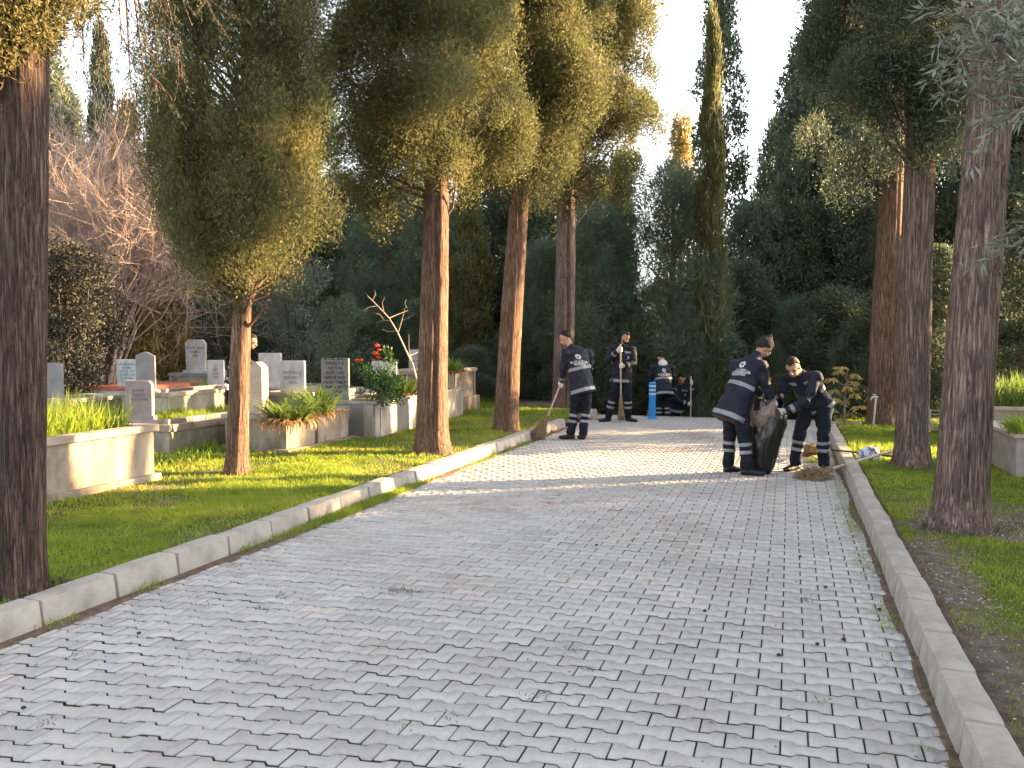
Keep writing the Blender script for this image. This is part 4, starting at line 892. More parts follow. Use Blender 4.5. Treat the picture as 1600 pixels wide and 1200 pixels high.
tag(scatter('clover', .85, 4.5, 2.2, 14, 30000, .022, .016, M_CLOVER, 73, lambda a, b, x, y: smooth(.0, .3, noise.noise((x * 1.3, y * 1.3, 31))), lean=1.6), 'low clover patches on the right verge', 'clover')
tag(scatter('clover', -6, -3.98, 3, 12, 16000, .024, .016, M_CLOVER, 74, lambda a, b, x, y: smooth(.1, .4, noise.noise((x * 1.3, y * 1.3, 31))), lean=1.6), 'low broad leaved weeds in the left lawn', 'clover')
for o, lb in zip(gl, ('short mossy lawn beside the left kerb near the camera', 'sunlit lawn between the left kerb and the graves', 'rough grass between the farther graves', 'thin short grass and clover of the right verge near the camera', 'grass of the right verge round the trunks', 'rough grass beyond the right verge')): tag(o, lb, 'grass')
# lush tufts: kerb foot, joints, tree feet
def strip(name, lb, seed, pts, n, Lh, Wd, rad, mt=M_GRASS, z=.0, lean=.5):
    rng = np.random.default_rng(seed); P = []
    for (u_, v_, k) in pts:
        m = int(n * k)
        a = rng.normal(size=m) * rad; b = rng.normal(size=m) * rad
        for x_, y_ in zip(a, b): P.append(W(u_ + x_, v_ + y_, z))
    P = np.array([tuple(p) for p in P]); D = np.stack([rng.normal(size=len(P)) * lean, rng.normal(size=len(P)) * lean, np.ones(len(P))], 1)
    V, F_ = leaves(P, D, Lh * (.4 + rng.random(len(P))), Wd, rng, .12)
    return tag(link(name, npmesh(name, V, F_, 4), mt), lb, 'grass', kind='stuff')
rg = random.Random(4)
kf = []
for v_ in np.arange(3.2, 14.2, .05):
    k = math.exp(-((v_ - 6.9) / 1.0) ** 2) * 1.0 + .10 * (noise.noise((v_ * 3, 1, 1)) > .1)
    if k > .03: kf.append((UL + .03 + .05 * k * rg.random(), v_, k))
strip('kerb_grass', 'bright grass growing on the road side along the foot of the left kerb', 1, kf, 130, .06, .005, .035)
strip('kerb_grass', 'yellowed grass in the sunlit gutter of the left kerb', 11, [(UL + .05, v_, .5 + .5 * rg.random()) for v_ in np.arange(9.2, 12.4, .08)], 26, .03, .006, .05)
kf = [(UR - .04 - .10 * rg.random(), v_, max(0, noise.noise((v_ * 1.7, 5, 2)) + .15 + .5 * math.exp(-((v_ - 8.0) / 1.2) ** 2))) for v_ in np.arange(2.2, 15, .06)]
strip('gutter_weed', 'small green weeds in the gutter of the right kerb', 2, kf, 34, .022, .005, .04)
wd = []
for k in range(85):
    u_ = rg.uniform(UL + .1, UR - .05); v_ = 2.4 + 9 * rg.random() ** 1.6; wd.append((u_, v_, rg.random() ** 2))
wd += [(-2.3, 4.6, 2.5), (-2.2, 4.62, 2), (-2.9, 4.3, 1.2), (-1.3, 3.1, 1), (-2.45, 3.35, 1)]
strip('joint_weed', 'tiny weeds rooted in the joints between the pavers', 3, wd, 26, .026, .0045, .030, LF_BROAD, z=-.004, lean=1.2)
vg = onz(1345, 705, .1); ug, vgv = UV(vg.x, vg.y)
strip('tall_grass', 'bright yellow green sunlit grass on the right verge by the crumpled plastic bag', 4, [(ug - .1 + .9 * rg.random(), vgv - .25 + .7 * rg.random(), 1) for _ in range(60)], 34, .10, .007, .06, z=.1, lean=.35)
for i, (p_, rr_, nn) in enumerate(((r3, .26, 1), (r2, .24, 1), (b1, .2, 1), (r1, .3, 1))):
    u_, v_ = UV(p_.x, p_.y)
    strip('tree_foot_weed', ('weeds and low leaves round the foot of the big leaning trunk', 'grass tufts round the middle right trunk', 'weeds at the foot of the far left trunk', 'grass at the foot of the trunk behind the tap')[i], 30 + i, [(u_ + rr_ * math.cos(t_), v_ + rr_ * math.sin(t_), .8 * rg.random()) for t_ in np.arange(0, 6.28, .16)], 16, .06, .009, .04, (LF_BROAD, M_GRASS, LF_BROAD, M_GRASS)[i], z=.1, lean=.6)
dirt = noise_mat('gutter_dirt', (.05, .035, .025), (.17, .12, .09), sc=16, bump=.5)
bm = bmesh.new()
for side in (UL + .035, UR - .02):
    vsq = np.arange(2.0, 14.3, .06); pv = None
    for v_ in vsq:
        wdt = .035 + .05 * max(0, noise.noise((v_ * 1.4, side, 3)) + .3) + (.035 if side < 0 else 0)
        s_ = 1 if side < 0 else -1
        a_ = bm.verts.new(W(side - s_ * .05, v_, .007)); b_ = bm.verts.new(W(side - s_ * .02 + s_ * wdt, v_, -.004)); c_ = bm.verts.new(W(side - s_ * .02 + s_ * wdt * .5, v_, .0055 + .006 * noise.noise((v_ * 9, 1, side))))
        if pv: bm.faces.new((pv[0], pv[2], c_, a_)); bm.faces.new((pv[2], pv[1], b_, c_))
        pv = (a_, b_, c_)
bmesh.ops.recalc_face_normals(bm, faces=bm.faces[:])
tag(obj('gutter_dirt', bm, dirt), 'brown dirt washed along both kerb feet', 'dirt', kind='stuff')

# grave plants
def lz(t, x, y, z): return t.matrix_world @ Vector((x, y, z))
bpy.context.view_layer.update()
def plot_grass(label, u0, u1, v0, v1, z, n, Lh, Wd, mt, seed, lean=.35):
    return tag(scatter('plot_grass', u0, u1, v0, v1, n, Lh, Wd, mt, seed, None, lambda x, y: z, lean, False), label, 'grass')
plot_grass('tall bright grass growing in the nearest long grave', -7.05, -6.32, 5.0, 6.75, .64, 3600, .23, .010, M_GRASS, 41, .3)
plot_grass('grass in the weathered grave behind the nearest one', -8.35, -7.5, 8.9, 10.5, .47, 2600, .11, .009, M_GRASS, 42)
for (px, py, Y, a_, b_, zz, lb, sd) in ((290, 640, 12.6, 1.0, 1.9, .38, 'grass in the rimmed middle plot', 43), (265, 622, 14.3, .9, 1.8, .60, 'tall bright grass behind the grey pointed headstone', 44)):
    p = at(px, py, Y); u, v = UV(p.x, p.y); plot_grass(lb, u - .5, u + a_ - .05, v + .1, v + b_ - .1, zz, 1500, .16, .014, M_GRASS, sd, .3)
p = onz(1566, 738, .10); u, v = UV(p.x, p.y)
plot_grass('green strap leaves filling the second grave at the right edge', u + .35, u + 1.4, v + 3.1, v + 4.5, .58, 1500, .30, .018, M_IRIS, 45, .25)
def strap_plant(name, label, c, n, L, Wd, mt, seed, arch=.8, rad=.06, dry=0, cat='plant', up=1.0):
    rng = np.random.default_rng(seed); t = thing(name, label, cat, c)
    def blades(n, L, Wd, arch, up, rad, z0=0):
        Vs = []; Fs = []; o = 0; K = 6
        for i in range(n):
            ph = rng.random() * 6.283; ll = L * (.55 + .6 * rng.random()); el = up * (.55 + .6 * rng.random()); ar = arch * (.5 + rng.random())
            d = np.array([math.cos(ph), math.sin(ph)]); s = np.array([-d[1], d[0]]) * Wd * .5; x, z = rad * math.sqrt(rng.random()), z0
            ang = math.atan2(el, .55)
            for k in range(K + 1):
                f = k / K; wv = (1 - f ** 2.2) * (.6 + .4 * min(1, f * 4)) + .02
                for sg in (-1, 1): Vs.append((d[0] * x + sg * s[0] * wv, d[1] * x + sg * s[1] * wv, z + .15 * Wd * abs(wv)))
                x += math.cos(ang) * ll / K; z += math.sin(ang) * ll / K; ang -= ar * 2.0 / K * (.4 + f)
            for k in range(K): b = o + 2 * k; Fs.append((b, b + 1, b + 3, b + 2))
            o += 2 * (K + 1)
        return np.array(Vs), np.array(Fs)
    V, F_ = blades(n, L, Wd, arch, up, rad); link('leaves', npmesh('leaves', V, F_, 4), mt, t, True)
    if dry:
        V, F_ = blades(dry, L * .8, Wd * .6, 1.9, .5, rad * 1.3, -.02); link('dead_leaves', npmesh('dead_leaves', V, F_, 4), M_DRY, t, True)
    return t
c3 = at(452, 650, 9.9); strap_plant('strap_leaf_plant', 'big yellow green strap-leaved plant with brown dead leaves hanging over the cream grave', (c3.x, c3.y, .59), 150, .44, .045, M_IRIS, 51, .75, .22, 170)
c3 = at(500, 640, 10.9); strap_plant('strap_leaf_plant', 'darker green strap-leaved plant left of the dark lettered headstone', (c3.x, c3.y, .59), 95, .50, .035, M_IRIS, 52, .5, .16, 50)
c3 = at(488, 625, 11.3); strap_plant('strap_leaf_plant', 'rear tuft of upright green leaves on the cream grave', (c3.x, c3.y, .59), 60, .50, .03, M_IRIS, 57, .4, .14)
c3 = at(634, 612, 13.9); strap_plant('strap_leaf_plant', 'green strap leaves between the bluish headstone and the grooved sunlit trunk', (c3.x, c3.y, .65), 110, .46, .032, M_IRIS, 53, .45, .16, 30)
c3 = at(708, 580, 15.6); strap_plant('strap_leaf_plant', 'grassy plant with brown leaves on the tall cream grave right of the grooved trunk', (c3.x, c3.y, .97), 90, .36, .035, M_IRIS, 54, .6, .18, 90)
c3 = at(1598, 668, 8.95); strap_plant('strap_leaf_plant', 'bright yellow green sunlit plant on the pinkish grave at the right edge', (c3.x + .05, c3.y, .54), 170, .34, .022, M_GRASS, 55, .55, .22)
c3 = at(172, 645, 8.5); strap_plant('strap_leaf_plant', 'pale leafy plant at the far end of the nearest long grave', (c3.x, c3.y, .66), 40, .24, .018, M_IRIS, 56, .8, .12)
# red flower bush
def rose(label, c, seed):
    rng = np.random.default_rng(seed); t = thing('flower_bush', label, 'flower bush', c)
    cc = np.stack([rng.normal(size=60) * .13, rng.normal(size=60) * .12, np.clip(.26 + .17 * rng.normal(size=60), .02, .75)], 1)
    V, F_ = lumps(rng, cc, np.full(60, .085), np.full(60, 30), .05, .030, (0, 0), .3, .8, .6, 1.0)
    link('leaves', npmesh('leaves', V, F_, 4), LF_ROSE, t)
    V, F_ = tubes([([(0, 0, -.03), tuple(q * .5 + np.array([0, 0, .02])), tuple(q)], [.009, .006, .003]) for q in cc[::3]], 5); link('stems', npmesh('stems', V, F_, 4), M_TWIG, t)
    for (x, z, r) in ((-.34, .60, .042), (-.05, .82, .045), (-.08, .71, .050), (-.03, .65, .040), (-.10, .62, .03), (-.02, .76, .035), (-.28, .62, .03)):
        b = bmesh.new()
        for k in range(16):
            a = k * 2.4; ti = .25 + .9 * (k / 16)
            M = Matrix.Rotation(a, 3, 'Z') @ Matrix.Rotation(ti, 3, 'Y')
            add_ell(b, Vector((x, -.12, z)) + M @ Vector((0, 0, r * .7)), (r * .5, r * .42, r * .16), M @ Matrix.Rotation(PI / 2, 3, 'Y') @ Matrix.Rotation(.5, 3, 'X'), 8, 5)
        obj('flower', b, M_RED, t, True)
        V, F_ = tubes([([(x * .4, -.04, .3), (x * .8, -.1, z * .75), (x, -.12, z)], [.006, .004, .003])], 5); link('flower_stem', npmesh('flower_stem', V, F_, 4), LF_ROSE, t)
LF_ROSE = leaf_mat('rose_leaf', (.03, .07, .022), (.055, .12, .03), (.09, .17, .05), .3, sc=6)
M_RED = noise_mat('red_petal', (.42, .03, .015), (.62, .07, .03), sc=20, bump=0, rough=.6)
c3 = at(597, 632, 12.3); rose('green bush with red blossoms behind the dark lettered headstone', (c3.x, c3.y, .64), 6)
# loquat-like sapling by the right path
def sapling(label, c, hgt, seed):
    rng = np.random.default_rng(seed); t = thing('yellow_sapling', label, 'sapling', c); segs = []; P = []; D = []
    segs.append(([(0, 0, -.05), (.02, 0, hgt * .5), (.05, 0, hgt)], [.018, .014, .007]))
    for k in range(13):
        z = hgt * (.18 + .8 * k / 12); a = k * 2.4 + .5; r = .17 + .17 * rng.random(); e = np.array([r * math.cos(a), r * .6 * math.sin(a), z + .06])
        segs.append(([(.03, 0, z - .1), tuple(e * .6 + np.array([0, 0, .4 * z - .02])), tuple(e)], [.008, .006, .004]))
        for j in range(11):
            b = j * .571 + rng.random() * .3; P.append(e); D.append([math.cos(b), math.sin(b), -1.0 + .8 * rng.random()])
    V, F_ = tubes(segs, 6); link('stem', npmesh('stem', V, F_, 4), M_TWIG, t, True)
    V, F_ = leaves(np.array(P), np.array(D, float), .16, .05, rng, .16); link('leaves', npmesh('leaves', V, F_, 4), LF_PALE, t)
LF_PALE = leaf_mat('yellowing_leaf', (.26, .20, .06), (.38, .29, .10), (.46, .36, .16), .45, sc=7)
c3 = at(1318, 667, 14.2); sapling('yellow leaved sapling behind the bending man', (c3.x, c3.y, .08), 1.0, 3)
c3 = at(1332, 662, 14.9); shrub('dark_shrub', 'dark leafy shrub between the yellow sapling and the tap post', 1338, 662, 15.6, .05, 30, 610, 40, 120, .07, .03, LF_BROAD, 9, .13)
#PEOPLE
# ------------------------------------------------------------ people
def V3(*a): return Vector(a)
def cone_pts(a, b, k=4): return [a.lerp(b, i / k) for i in range(k + 1)]
def seg_dist(p, a, b):
    ab = b - a; t = (p - a).dot(ab) / ab.length_squared; tc = min(1, max(0, t)); return (p - (a + ab * tc)).length, t
def band(me, bones, which, cuts, offs=.004, th_sel=None):
    """cut a garment ring between two planes across a bone and lift it: reflective tape that follows the cloth"""
    out = bmesh.new()
    a, b = bones[which][0], bones[which][1]; ax = (b - a).normalized()
    for t0, t1 in cuts:
        q = bmesh.new(); q.from_mesh(me)
        for tt in (t0, t1):
            bmesh.ops.bisect_plane(q, geom=q.verts[:] + q.edges[:] + q.faces[:], plane_co=a.lerp(b, tt), plane_no=ax)
        kill = []
        for f in q.faces:
            c = f.calc_center_median(); t = (c - a).dot(b - a) / (b - a).length_squared
            ok = t0 < t < t1
            if ok:
                best = min(((seg_dist(c, v[0], v[1])[0] / v[2]), k) for k, v in bones.items())[1]
                ok = best == which and (th_sel is None or th_sel(c))
            if not ok: kill.append(f)
        bmesh.ops.delete(q, geom=kill, context='FACES')
        q.normal_update()
        nn = {v: v.normal.copy() for v in q.verts}
        for v in q.verts: v.co += nn[v] * offs
        merge(out, q)
    return out
def glove(g, s, back, wrist, left=False, open_=0.0, rad=.017):
    """gloved hand closed round a shaft: g point on the shaft, s shaft direction, back = from shaft to the back of the hand"""
    s = s.normalized(); back = (back - s * back.dot(s)).normalized(); side = s.cross(back).normalized()
    if (wrist - g).dot(side) < 0: side = -side
    bm = bmesh.new(); pc = g + back * (rad + .013) + side * .012
    loft(bm, [wrist, wrist.lerp(pc, .35), pc + side * .028, pc, pc - side * .025], [(.033, .026), (.033, .024), (.043, .018), (.043, .017), (.040, .014)], s, 12)
    for i in range(4):
        c = g + s * (-.031 + .021 * i); rr = rad + .009; ln = (.85, 1.0, .96, .78)[i]
        pts = []
        for k in range(6):
            a = (.25 + k * .72 * ln * (1 - .45 * open_)); 
            pts.append(c + back * rr * math.cos(a) - side * (rr + (.006 if k < 3 else 0)) * math.sin(a) - side * .006)
        loft(bm, [pc - side * .015 + s * (-.028 + .019 * i)] + pts, [.0105, .0105, .0102, .0100, .0095, .009, .0075], s, 8)
    tpts = [pc + side * .02 + s * .035, pc + side * .035 + s * .055 - back * .012, g + side * (rad + .012) + s * .062, g + side * (rad + .002) - back * (rad + .004) + s * .058]
    loft(bm, tpts, [.013, .0125, .0115, .009], s, 8)
    return remesh(bm, .0045, 1)
def person(label, loc, J, face, up=V3(0, 0, 1), hair='short', beard=False, hood=False, logo=True, chest=True, seed=1, belly=1.0, hem=.16, capc=None, pocket=True):
    """J: joint positions relative to the feet point; face: where the nose points"""
    t = thing('person', label, 'person', loc)
    J = {k: Vector(v) for k, v in J.items()}
    face = Vector(face).normalized(); up = (Vector(up) - face * Vector(up).dot(face)).normalized(); rt = face.cross(up)   # rt = person's right
    A = Matrix((rt, face, up)).transposed()       # columns
    hd = J['head']; nk = J['neck']; pv = J['pelvis']; ch = J['chest']
    sax = (J['shR'] - J['shL']).normalized(); tax = (nk - pv).normalized(); back = -sax.cross(tax) if False else tax.cross(sax)
    # fwd = direction the chest faces
    fwd = sax.cross(tax).normalized() * -1
    fwd = J['fwd'].normalized() if 'fwd' in J else fwd
    back = -fwd
    # body: one continuous skin
    bm = bmesh.new()
    add_ell(bm, hd + up * .02 - face * .012, (.073, .092, .098), A)
    add_ell(bm, hd - up * .055 + face * .022, (.055, .062, .060), A)
    loft(bm, [hd + face * .074 + up * .015, hd + face * .098 - up * .012, hd + face * .104 - up * .028, hd + face * .085 - up * .036], [.007, .010, .015, .012], rt, 8)
    add_ell(bm, hd + face * .083 - up * .058, (.022, .012, .008), A, 8, 6)
    for s in (-1, 1):
        add_ell(bm, hd + rt * s * .076 - up * .012 - face * .008, (.010, .020, .031), A, 8, 6)
        add_ell(bm, hd + rt * s * .028 + face * .072 + up * .022, (.022, .012, .008), A, 8, 6)
    loft(bm, [hd - up * .06 - face * .015, nk.lerp(hd, .35), nk, nk - tax * .06], [.055, .053, .054, .056], rt)
    loft(bm, [nk - tax * .03, nk - tax * .12, ch, ch.lerp(pv, .55), pv], [(.06, .055), (.12, .075), (.14, .085), (.13, .085), (.135, .09)], sax)
    for sd in ('R', 'L'):
        loft(bm, [J['sh' + sd], J['el' + sd], J['wr' + sd]], [.042, .034, .026], fwd)
        hp = pv + sax * (.09 if sd == 'R' else -.09)
        loft(bm, [hp, J['kn' + sd], J['an' + sd]], [.08, .055, .04], fwd)
        add_ell(bm, J['wr' + sd].lerp(J['g' + sd], .5), (.028, .028, .028))
    link('body', remesh(bm, .012, 2), M_SKIN, t)
    # head details
    for s in (-1, 1):
        b = bmesh.new(); add_ell(b, hd + rt * s * .030 + face * .0800 + up * .004, (.012, .006, .006), A, 8, 6); obj('eye', b, flat('eye_dark', (.03, .02, .018), .4), t, True)
        b = bmesh.new(); add_ell(b, hd + rt * s * .030 + face * .0820 + up * .024, (.019, .005, .004), A, 8, 6); obj('eyebrow', b, M_HAIR, t, True)
    def shell(name, c, r, keep, m, wr=0):
        b = bmesh.new(); bmesh.ops.create_icosphere(b, subdivisions=4, radius=1)
        bmesh.ops.delete(b, geom=[f for f in b.faces if not keep(f.calc_center_median())], context='FACES')
        for v in b.verts:
            k = 1 + wr * noise.noise(v.co * 5); v.co = A @ Vector((v.co.x * r[0] * k, v.co.y * r[1] * k, v.co.z * r[2] * k)) + c
        o = obj(name, b, m, t, True); md = o.modifiers.new('s', 'SOLIDIFY'); md.thickness = .006; return o
    if hair == 'beanie':
        b = bmesh.new(); add_ell(b, hd + up * .022 - face * .014, (.088, .108, .112), A); loft(b, [hd + up * .11 - face * .02, hd + up * .15 - face * .03, hd + up * .17 - face * .03], [.05, .03, .012], rt, 10)
        me = remesh(b, .008, 2, .004, seed, 22); bb = bmesh.new(); bb.from_mesh(me)
        bmesh.ops.bisect_plane(bb, geom=bb.verts[:] + bb.edges[:] + bb.faces[:], plane_co=hd + up * .004, plane_no=(up - face * .75), clear_inner=True)
        obj('knitted_beanie', bb, M_BEANIE, t, True)
    else:
        m = M_GREYHAIR if hair == 'grey' else M_HAIR
        shell('hair', hd + up * .024 - face * .014, (.080, .100, .104), (lambda c: c.z > .52 - 1.05 * max(0, -c.y + .32) + .16 * abs(c.x) * (1 if c.y > .2 else 0) + .10 * noise.noise(c * 7)) if hair != 'grey' else (lambda c: c.z > .28 - .5 * max(0, -c.y)), m, .06)
    if beard: shell('beard', hd - up * .052 + face * .022, (.063, .073, .070), lambda c: c.z < .22 - .35 * max(0, c.y) and c.y > -.35 and not (abs(c.x) < .32 and -.35 < c.z and c.y > .6), M_HAIR, .05)
    # trousers
    bm = bmesh.new()
    hemp = pv - tax * hem
    loft(bm, [pv + tax * .08, pv, pv - V3(0, 0, .08)], [(.15, .11), (.168, .125), (.15, .12)], sax)
    for sd in ('R', 'L'):
        hp = pv + sax * (.088 if sd == 'R' else -.088) - V3(0, 0, .02); kn = J['kn' + sd]; an = J['an' + sd]
        loft(bm, [hp, hp.lerp(kn, .5), kn, kn.lerp(an, .5), an + V3(0, 0, .0), an - V3(0, 0, .035)], [.102, .093, .078, .073, .072, .064], fwd, 14)
    tb = {('kn' + sd): (J['kn' + sd], J['an' + sd], .07) for sd in 'RL'}
    tm = remesh(bm, .012, 2, .013, seed + 3, 6)
    to = link('trousers', tm, M_NAVYT, t)
    for sd in 'RL':
        obj('reflective_stripe', band(tm, tb, 'kn' + sd, [(.20, .31), (.45, .56)]), M_STRIPE, to)
    # boots
    for sd in 'RL':
        an = J['an' + sd]; toe = J['toe' + sd]; d = (toe - an); d.z = 0; L_ = .17; d.normalize(); sd_ = d.cross(V3(0, 0, 1))
        gz_ = toe.z
        base = V3(an.x, an.y, gz_)
        lift = an.z - .09 - gz_
        b = bmesh.new()
        heel = base - d * .045 + V3(0, 0, .035 + lift); tt = base + d * .17 + V3(0, 0, .030)
        loft(b, [heel - d * .02, heel, heel.lerp(tt, .35) + V3(0, 0, .012), heel.lerp(tt, .7), tt, tt + d * .035], [(.02, .03), (.037, .038), (.042, .046), (.047, .036), (.042, .030), (.02, .018)], sd_, 12)
        loft(b, [heel + d * .04, an + V3(0, 0, .02), an + V3(0, 0, .06)], [.042, .046, .048], sd_, 12)
        me = remesh(b, .009, 2)
        for v in me.vertices:
            if lift < .01: v.co.z = max(v.co.z, gz_)
        link('boot', me, M_BOOT, t)
    # jacket
    bm = bmesh.new()
    sm = (J['shR'] + J['shL']) / 2
    loft(bm, [nk + tax * .015, nk - tax * .04, sm - tax * .02 + back * .0, ch, ch.lerp(pv, .5), pv, hemp], [(.068, .066), (.115, .085), (.170, .108), (.188, .128), (.190, .132 * belly), (.200, .145), (.212, .158)], sax, 18)
    for sd in 'RL':
        sh, el, wr = J['sh' + sd], J['el' + sd], J['wr' + sd]
        add_ell(bm, sh - tax * .012, (.084, .084, .084))
        loft(bm, [sm.lerp(sh, .5), sh + (sh - sm) * .0, sh.lerp(el, .35), sh.lerp(el, .7), el, el.lerp(wr, .5), wr], [.085, .082, .074, .067, .066, .058, .048], fwd, 12)
    nd_ = (hd - up * .08 - nk).normalized()
    loft(bm, [nk - tax * .03, nk + nd_ * .02 + back * .008, nk + nd_ * .05 + back * .012], [(.088, .082), (.074, .070), (.066, .064)], rt, 14)
    jb = {'torso': (hemp, nk, .19)}
    for sd in 'RL': jb['ua' + sd] = (J['sh' + sd], J['el' + sd], .075); jb['fa' + sd] = (J['el' + sd], J['wr' + sd], .062)
    jm = remesh(bm, .012, 2, .016, seed, 5)
    jo = link('jacket', jm, M_NAVY, t)
    Lt = (nk - hemp).length
    obj('reflective_stripe', band(jm, jb, 'torso', [(.03 / Lt, .085 / Lt)]), M_STRIPE, jo)
    obj('reflective_stripe', band(jm, jb, 'torso', [((Lt * .49) / Lt, (Lt * .49 + .05) / Lt)], th_sel=lambda c: (c - ch).dot(back) > -.02), M_STRIPE, jo)
    if chest: obj('reflective_stripe', band(jm, jb, 'torso', [(.80, .80 + .035 / Lt)], th_sel=lambda c: (c - ch).dot(fwd) > .0 and abs((c - ch).dot(sax)) > .045), M_STRIPE, jo)
    for sd in 'RL':
        obj('reflective_stripe', band(jm, jb, 'fa' + sd, [(.66, .66 + .045 / (J['wr' + sd] - J['el' + sd]).length)]), M_STRIPE, jo)
    for sd in 'RL':
        b = bmesh.new(); loft(b, [J['wr' + sd].lerp(J['el' + sd], .10), J['wr' + sd] + (J['wr' + sd] - J['el' + sd]).normalized() * .012], [.050, .046], fwd, 14); obj('cuff', b, M_NAVY, jo, True)
    if hood:
        b = bmesh.new(); add_ell(b, nk + back * .065 + tax * .0, (.105, .05, .085), Matrix((sax, fwd, tax)).transposed()); add_ell(b, nk + tax * .03, (.075, .07, .03), Matrix((sax, fwd, tax)).transposed()); link('hood', remesh(b, .01, 2, .01, 4, 9), M_HOOD, t)
    # printed emblem and words, wrapped onto the cloth
    bvh = BVHTree.FromPolygons([v.co.copy() for v in jm.vertices], [tuple(p.vertices) for p in jm.polygons])
    def wrap(me, c, xa, ya, nrm, name, m, parent):
        for v in me.vertices:
            p = c + xa * v.co.x + ya * v.co.y + nrm * .30
            h = bvh.ray_cast(p, -nrm, .6)
            v.co = (h[0] + nrm * (.0045 + v.co.z)) if h[0] is not None else c
        link(name, me, m, parent)
    ctr = nk - tax * .075
    tx = sax * (1 if sax.cross(tax).dot(back) > 0 else -1)
    ya = tax
    if logo:
        b = bmesh.new()
        for k in range(8):
            a = k * PI / 4; d = V3(math.cos(a), math.sin(a), 0); n_ = V3(-d.y, d.x, 0)
            vs_ = [b.verts.new(d * .012), b.verts.new(d * .028 + n_ * .0105), b.verts.new(d * .044 + n_ * .006), b.verts.new(d * .046), b.verts.new(d * .044 - n_ * .006), b.verts.new(d * .028 - n_ * .0105)]
            b.faces.new(vs_)
        me = bpy.data.meshes.new('emblem'); b.to_mesh(me); b.free()
        wrap(me, ctr - tax * .10, tx, ya, back, 'emblem', M_WHITE, jo)
        for ln, sz, dy in ((['T.C. AYDIN'], .030, .165), (['BÜYÜKŞEHİR'], .044, .195), (['BELEDİYESİ'], .036, .228)):
            wrap(text_mesh(ln, sz, ext=.0), ctr - tax * dy, tx, ya, back, 'printed_words', M_WHITE, jo)
    if chest:
        b = bmesh.new(); bmesh.ops.create_circle(b, cap_ends=True, segments=8, radius=.017); me = bpy.data.meshes.new('badge'); b.to_mesh(me); b.free()
        cx = -tx * -.0
        lft = (J['shL'] - J['shR']).normalized()
        wrap(me, ctr - tax * .15 + lft * .085, -tx, ya, fwd, 'badge', M_WHITE, jo)
        wrap(text_mesh(['BELEDİYE'], .017, ext=.0), ctr - tax * .185 + lft * .085, -tx, ya, fwd, 'printed_words', M_WHITE, jo)
    for sd in 'RL':
        link('glove', glove(J['g' + sd], J.get('s' + sd, V3(0, 0, 1)), J.get('b' + sd, J['wr' + sd] - J['g' + sd]), J['wr' + sd]), M_GLOVE, t)
    return t
def broom(name, label, a, b, bristle=None, blen=.3, brad=.10, loc=(0, 0, 0), seed=1, hr=.0135, m=None, cat='broom', sweep=None, top=None):
    """a top end, b where handle meets the bristles"""
    t = thing(name, label, cat, loc); a = Vector(a); b = Vector(b)
    bm = bmesh.new(); loft(bm, cone_pts(a, b, 5), [hr] * 6, (1, .3, 0), 10); obj('handle', bm, m or M_WOOD, t, True)
    if top: bm = bmesh.new(); add_ell(bm, a, (.03, .03, .035)); obj('grip_cap', bm, top, t, True)
    if bristle is not None:
        rng = np.random.default_rng(seed); d = np.array((Vector(bristle)).normalized()); N = 420
        bb = np.array(b); P = bb + rng.normal(size=(N, 3)) * .010 - d * .05
        e = unit(np.cross(d, [0.2, 1, .1])); f = np.cross(d, e); q = rng.random((N, 1)); an = rng.random((N, 1)) * 6.28
        rr = brad * np.sqrt(q)
        E = bb + d * blen * (.85 + .2 * rng.random((N, 1))) + e * np.cos(an) * rr * 1.0 + f * np.sin(an) * rr * .55
        if sweep is not None: E = E + np.array(sweep) * (.5 + rng.random((N, 1)))
        E[:, 2] = np.maximum(E[:, 2], .006)
        segs = [([P[i], P[i] * .5 + E[i] * .5 + d * .01 + (E[i] - P[i]) * .0 + rng.normal(size=3) * .004, E[i]], [.0035, .003, .0016]) for i in range(N)]
        V, F_ = tubes(segs, 3); link('bristles', npmesh('bristles', V, F_, 4), M_STRAW, t)
        bm = bmesh.new(); dv = Vector(d); loft(bm, [b - dv * .06, b - dv * .0, b + dv * .05], [.019, .026, .030], (1, 0, 0), 12); obj('binding', bm, M_STRAW, t, True)
    return t
# sweeper at the left kerb
px0 = onz(903, 687, 0); L0 = Vector((px0.x, px0.y, 0))
gl1 = V3(-.25, .14, .87); sweepd = (V3(-.57, -.02, .16) - V3(-.10, .34, 1.30)).normalized()
tA = V3(-.12, .32, 1.22); tB = V3(-.50, .01, .30); sd_ = (tA - tB).normalized()
gA = tA.lerp(tB, .30); gB = tA.lerp(tB, .05)
person('person with a twig broom sweeping at the left kerb, emblem on the back', L0, dict(
    head=(-.20, .13, 1.60), neck=(-.10, .07, 1.455), chest=(0, .02, 1.24), pelvis=(.05, -.02, .88), shL=(-.19, -.00, 1.37), shR=(.17, .14, 1.36), fwd=(-.35, .93, -.15),
    elL=(-.24, .05, 1.10), wrL=(tB.lerp(tA, .62) + V3(.02, -.05, .05)), gL=tB.lerp(tA, .60), sL=sd_, bL=(.3, -.9, .1),
    elR=(.24, .30, 1.12), wrR=(gB + V3(.07, .02, -.02)), gR=gB, sR=sd_, bR=(.6, .6, 0),
    knL=(-.05, .06, .47), anL=(-.11, .02, .10), toeL=(-.30, .10, .0), knR=(.12, .03, .48), anR=(.08, -.02, .10), toeR=(.02, .18, 0)), (-.75, .45, -.45), seed=2, chest=False)
broom('broom', 'twig broom held by the person sweeping at the left kerb', tA + (tA - tB) * .05, tB, V3(-.12, -.04, -.30), .30, .15, L0, 3, sweep=(-.06, 0, -.0))
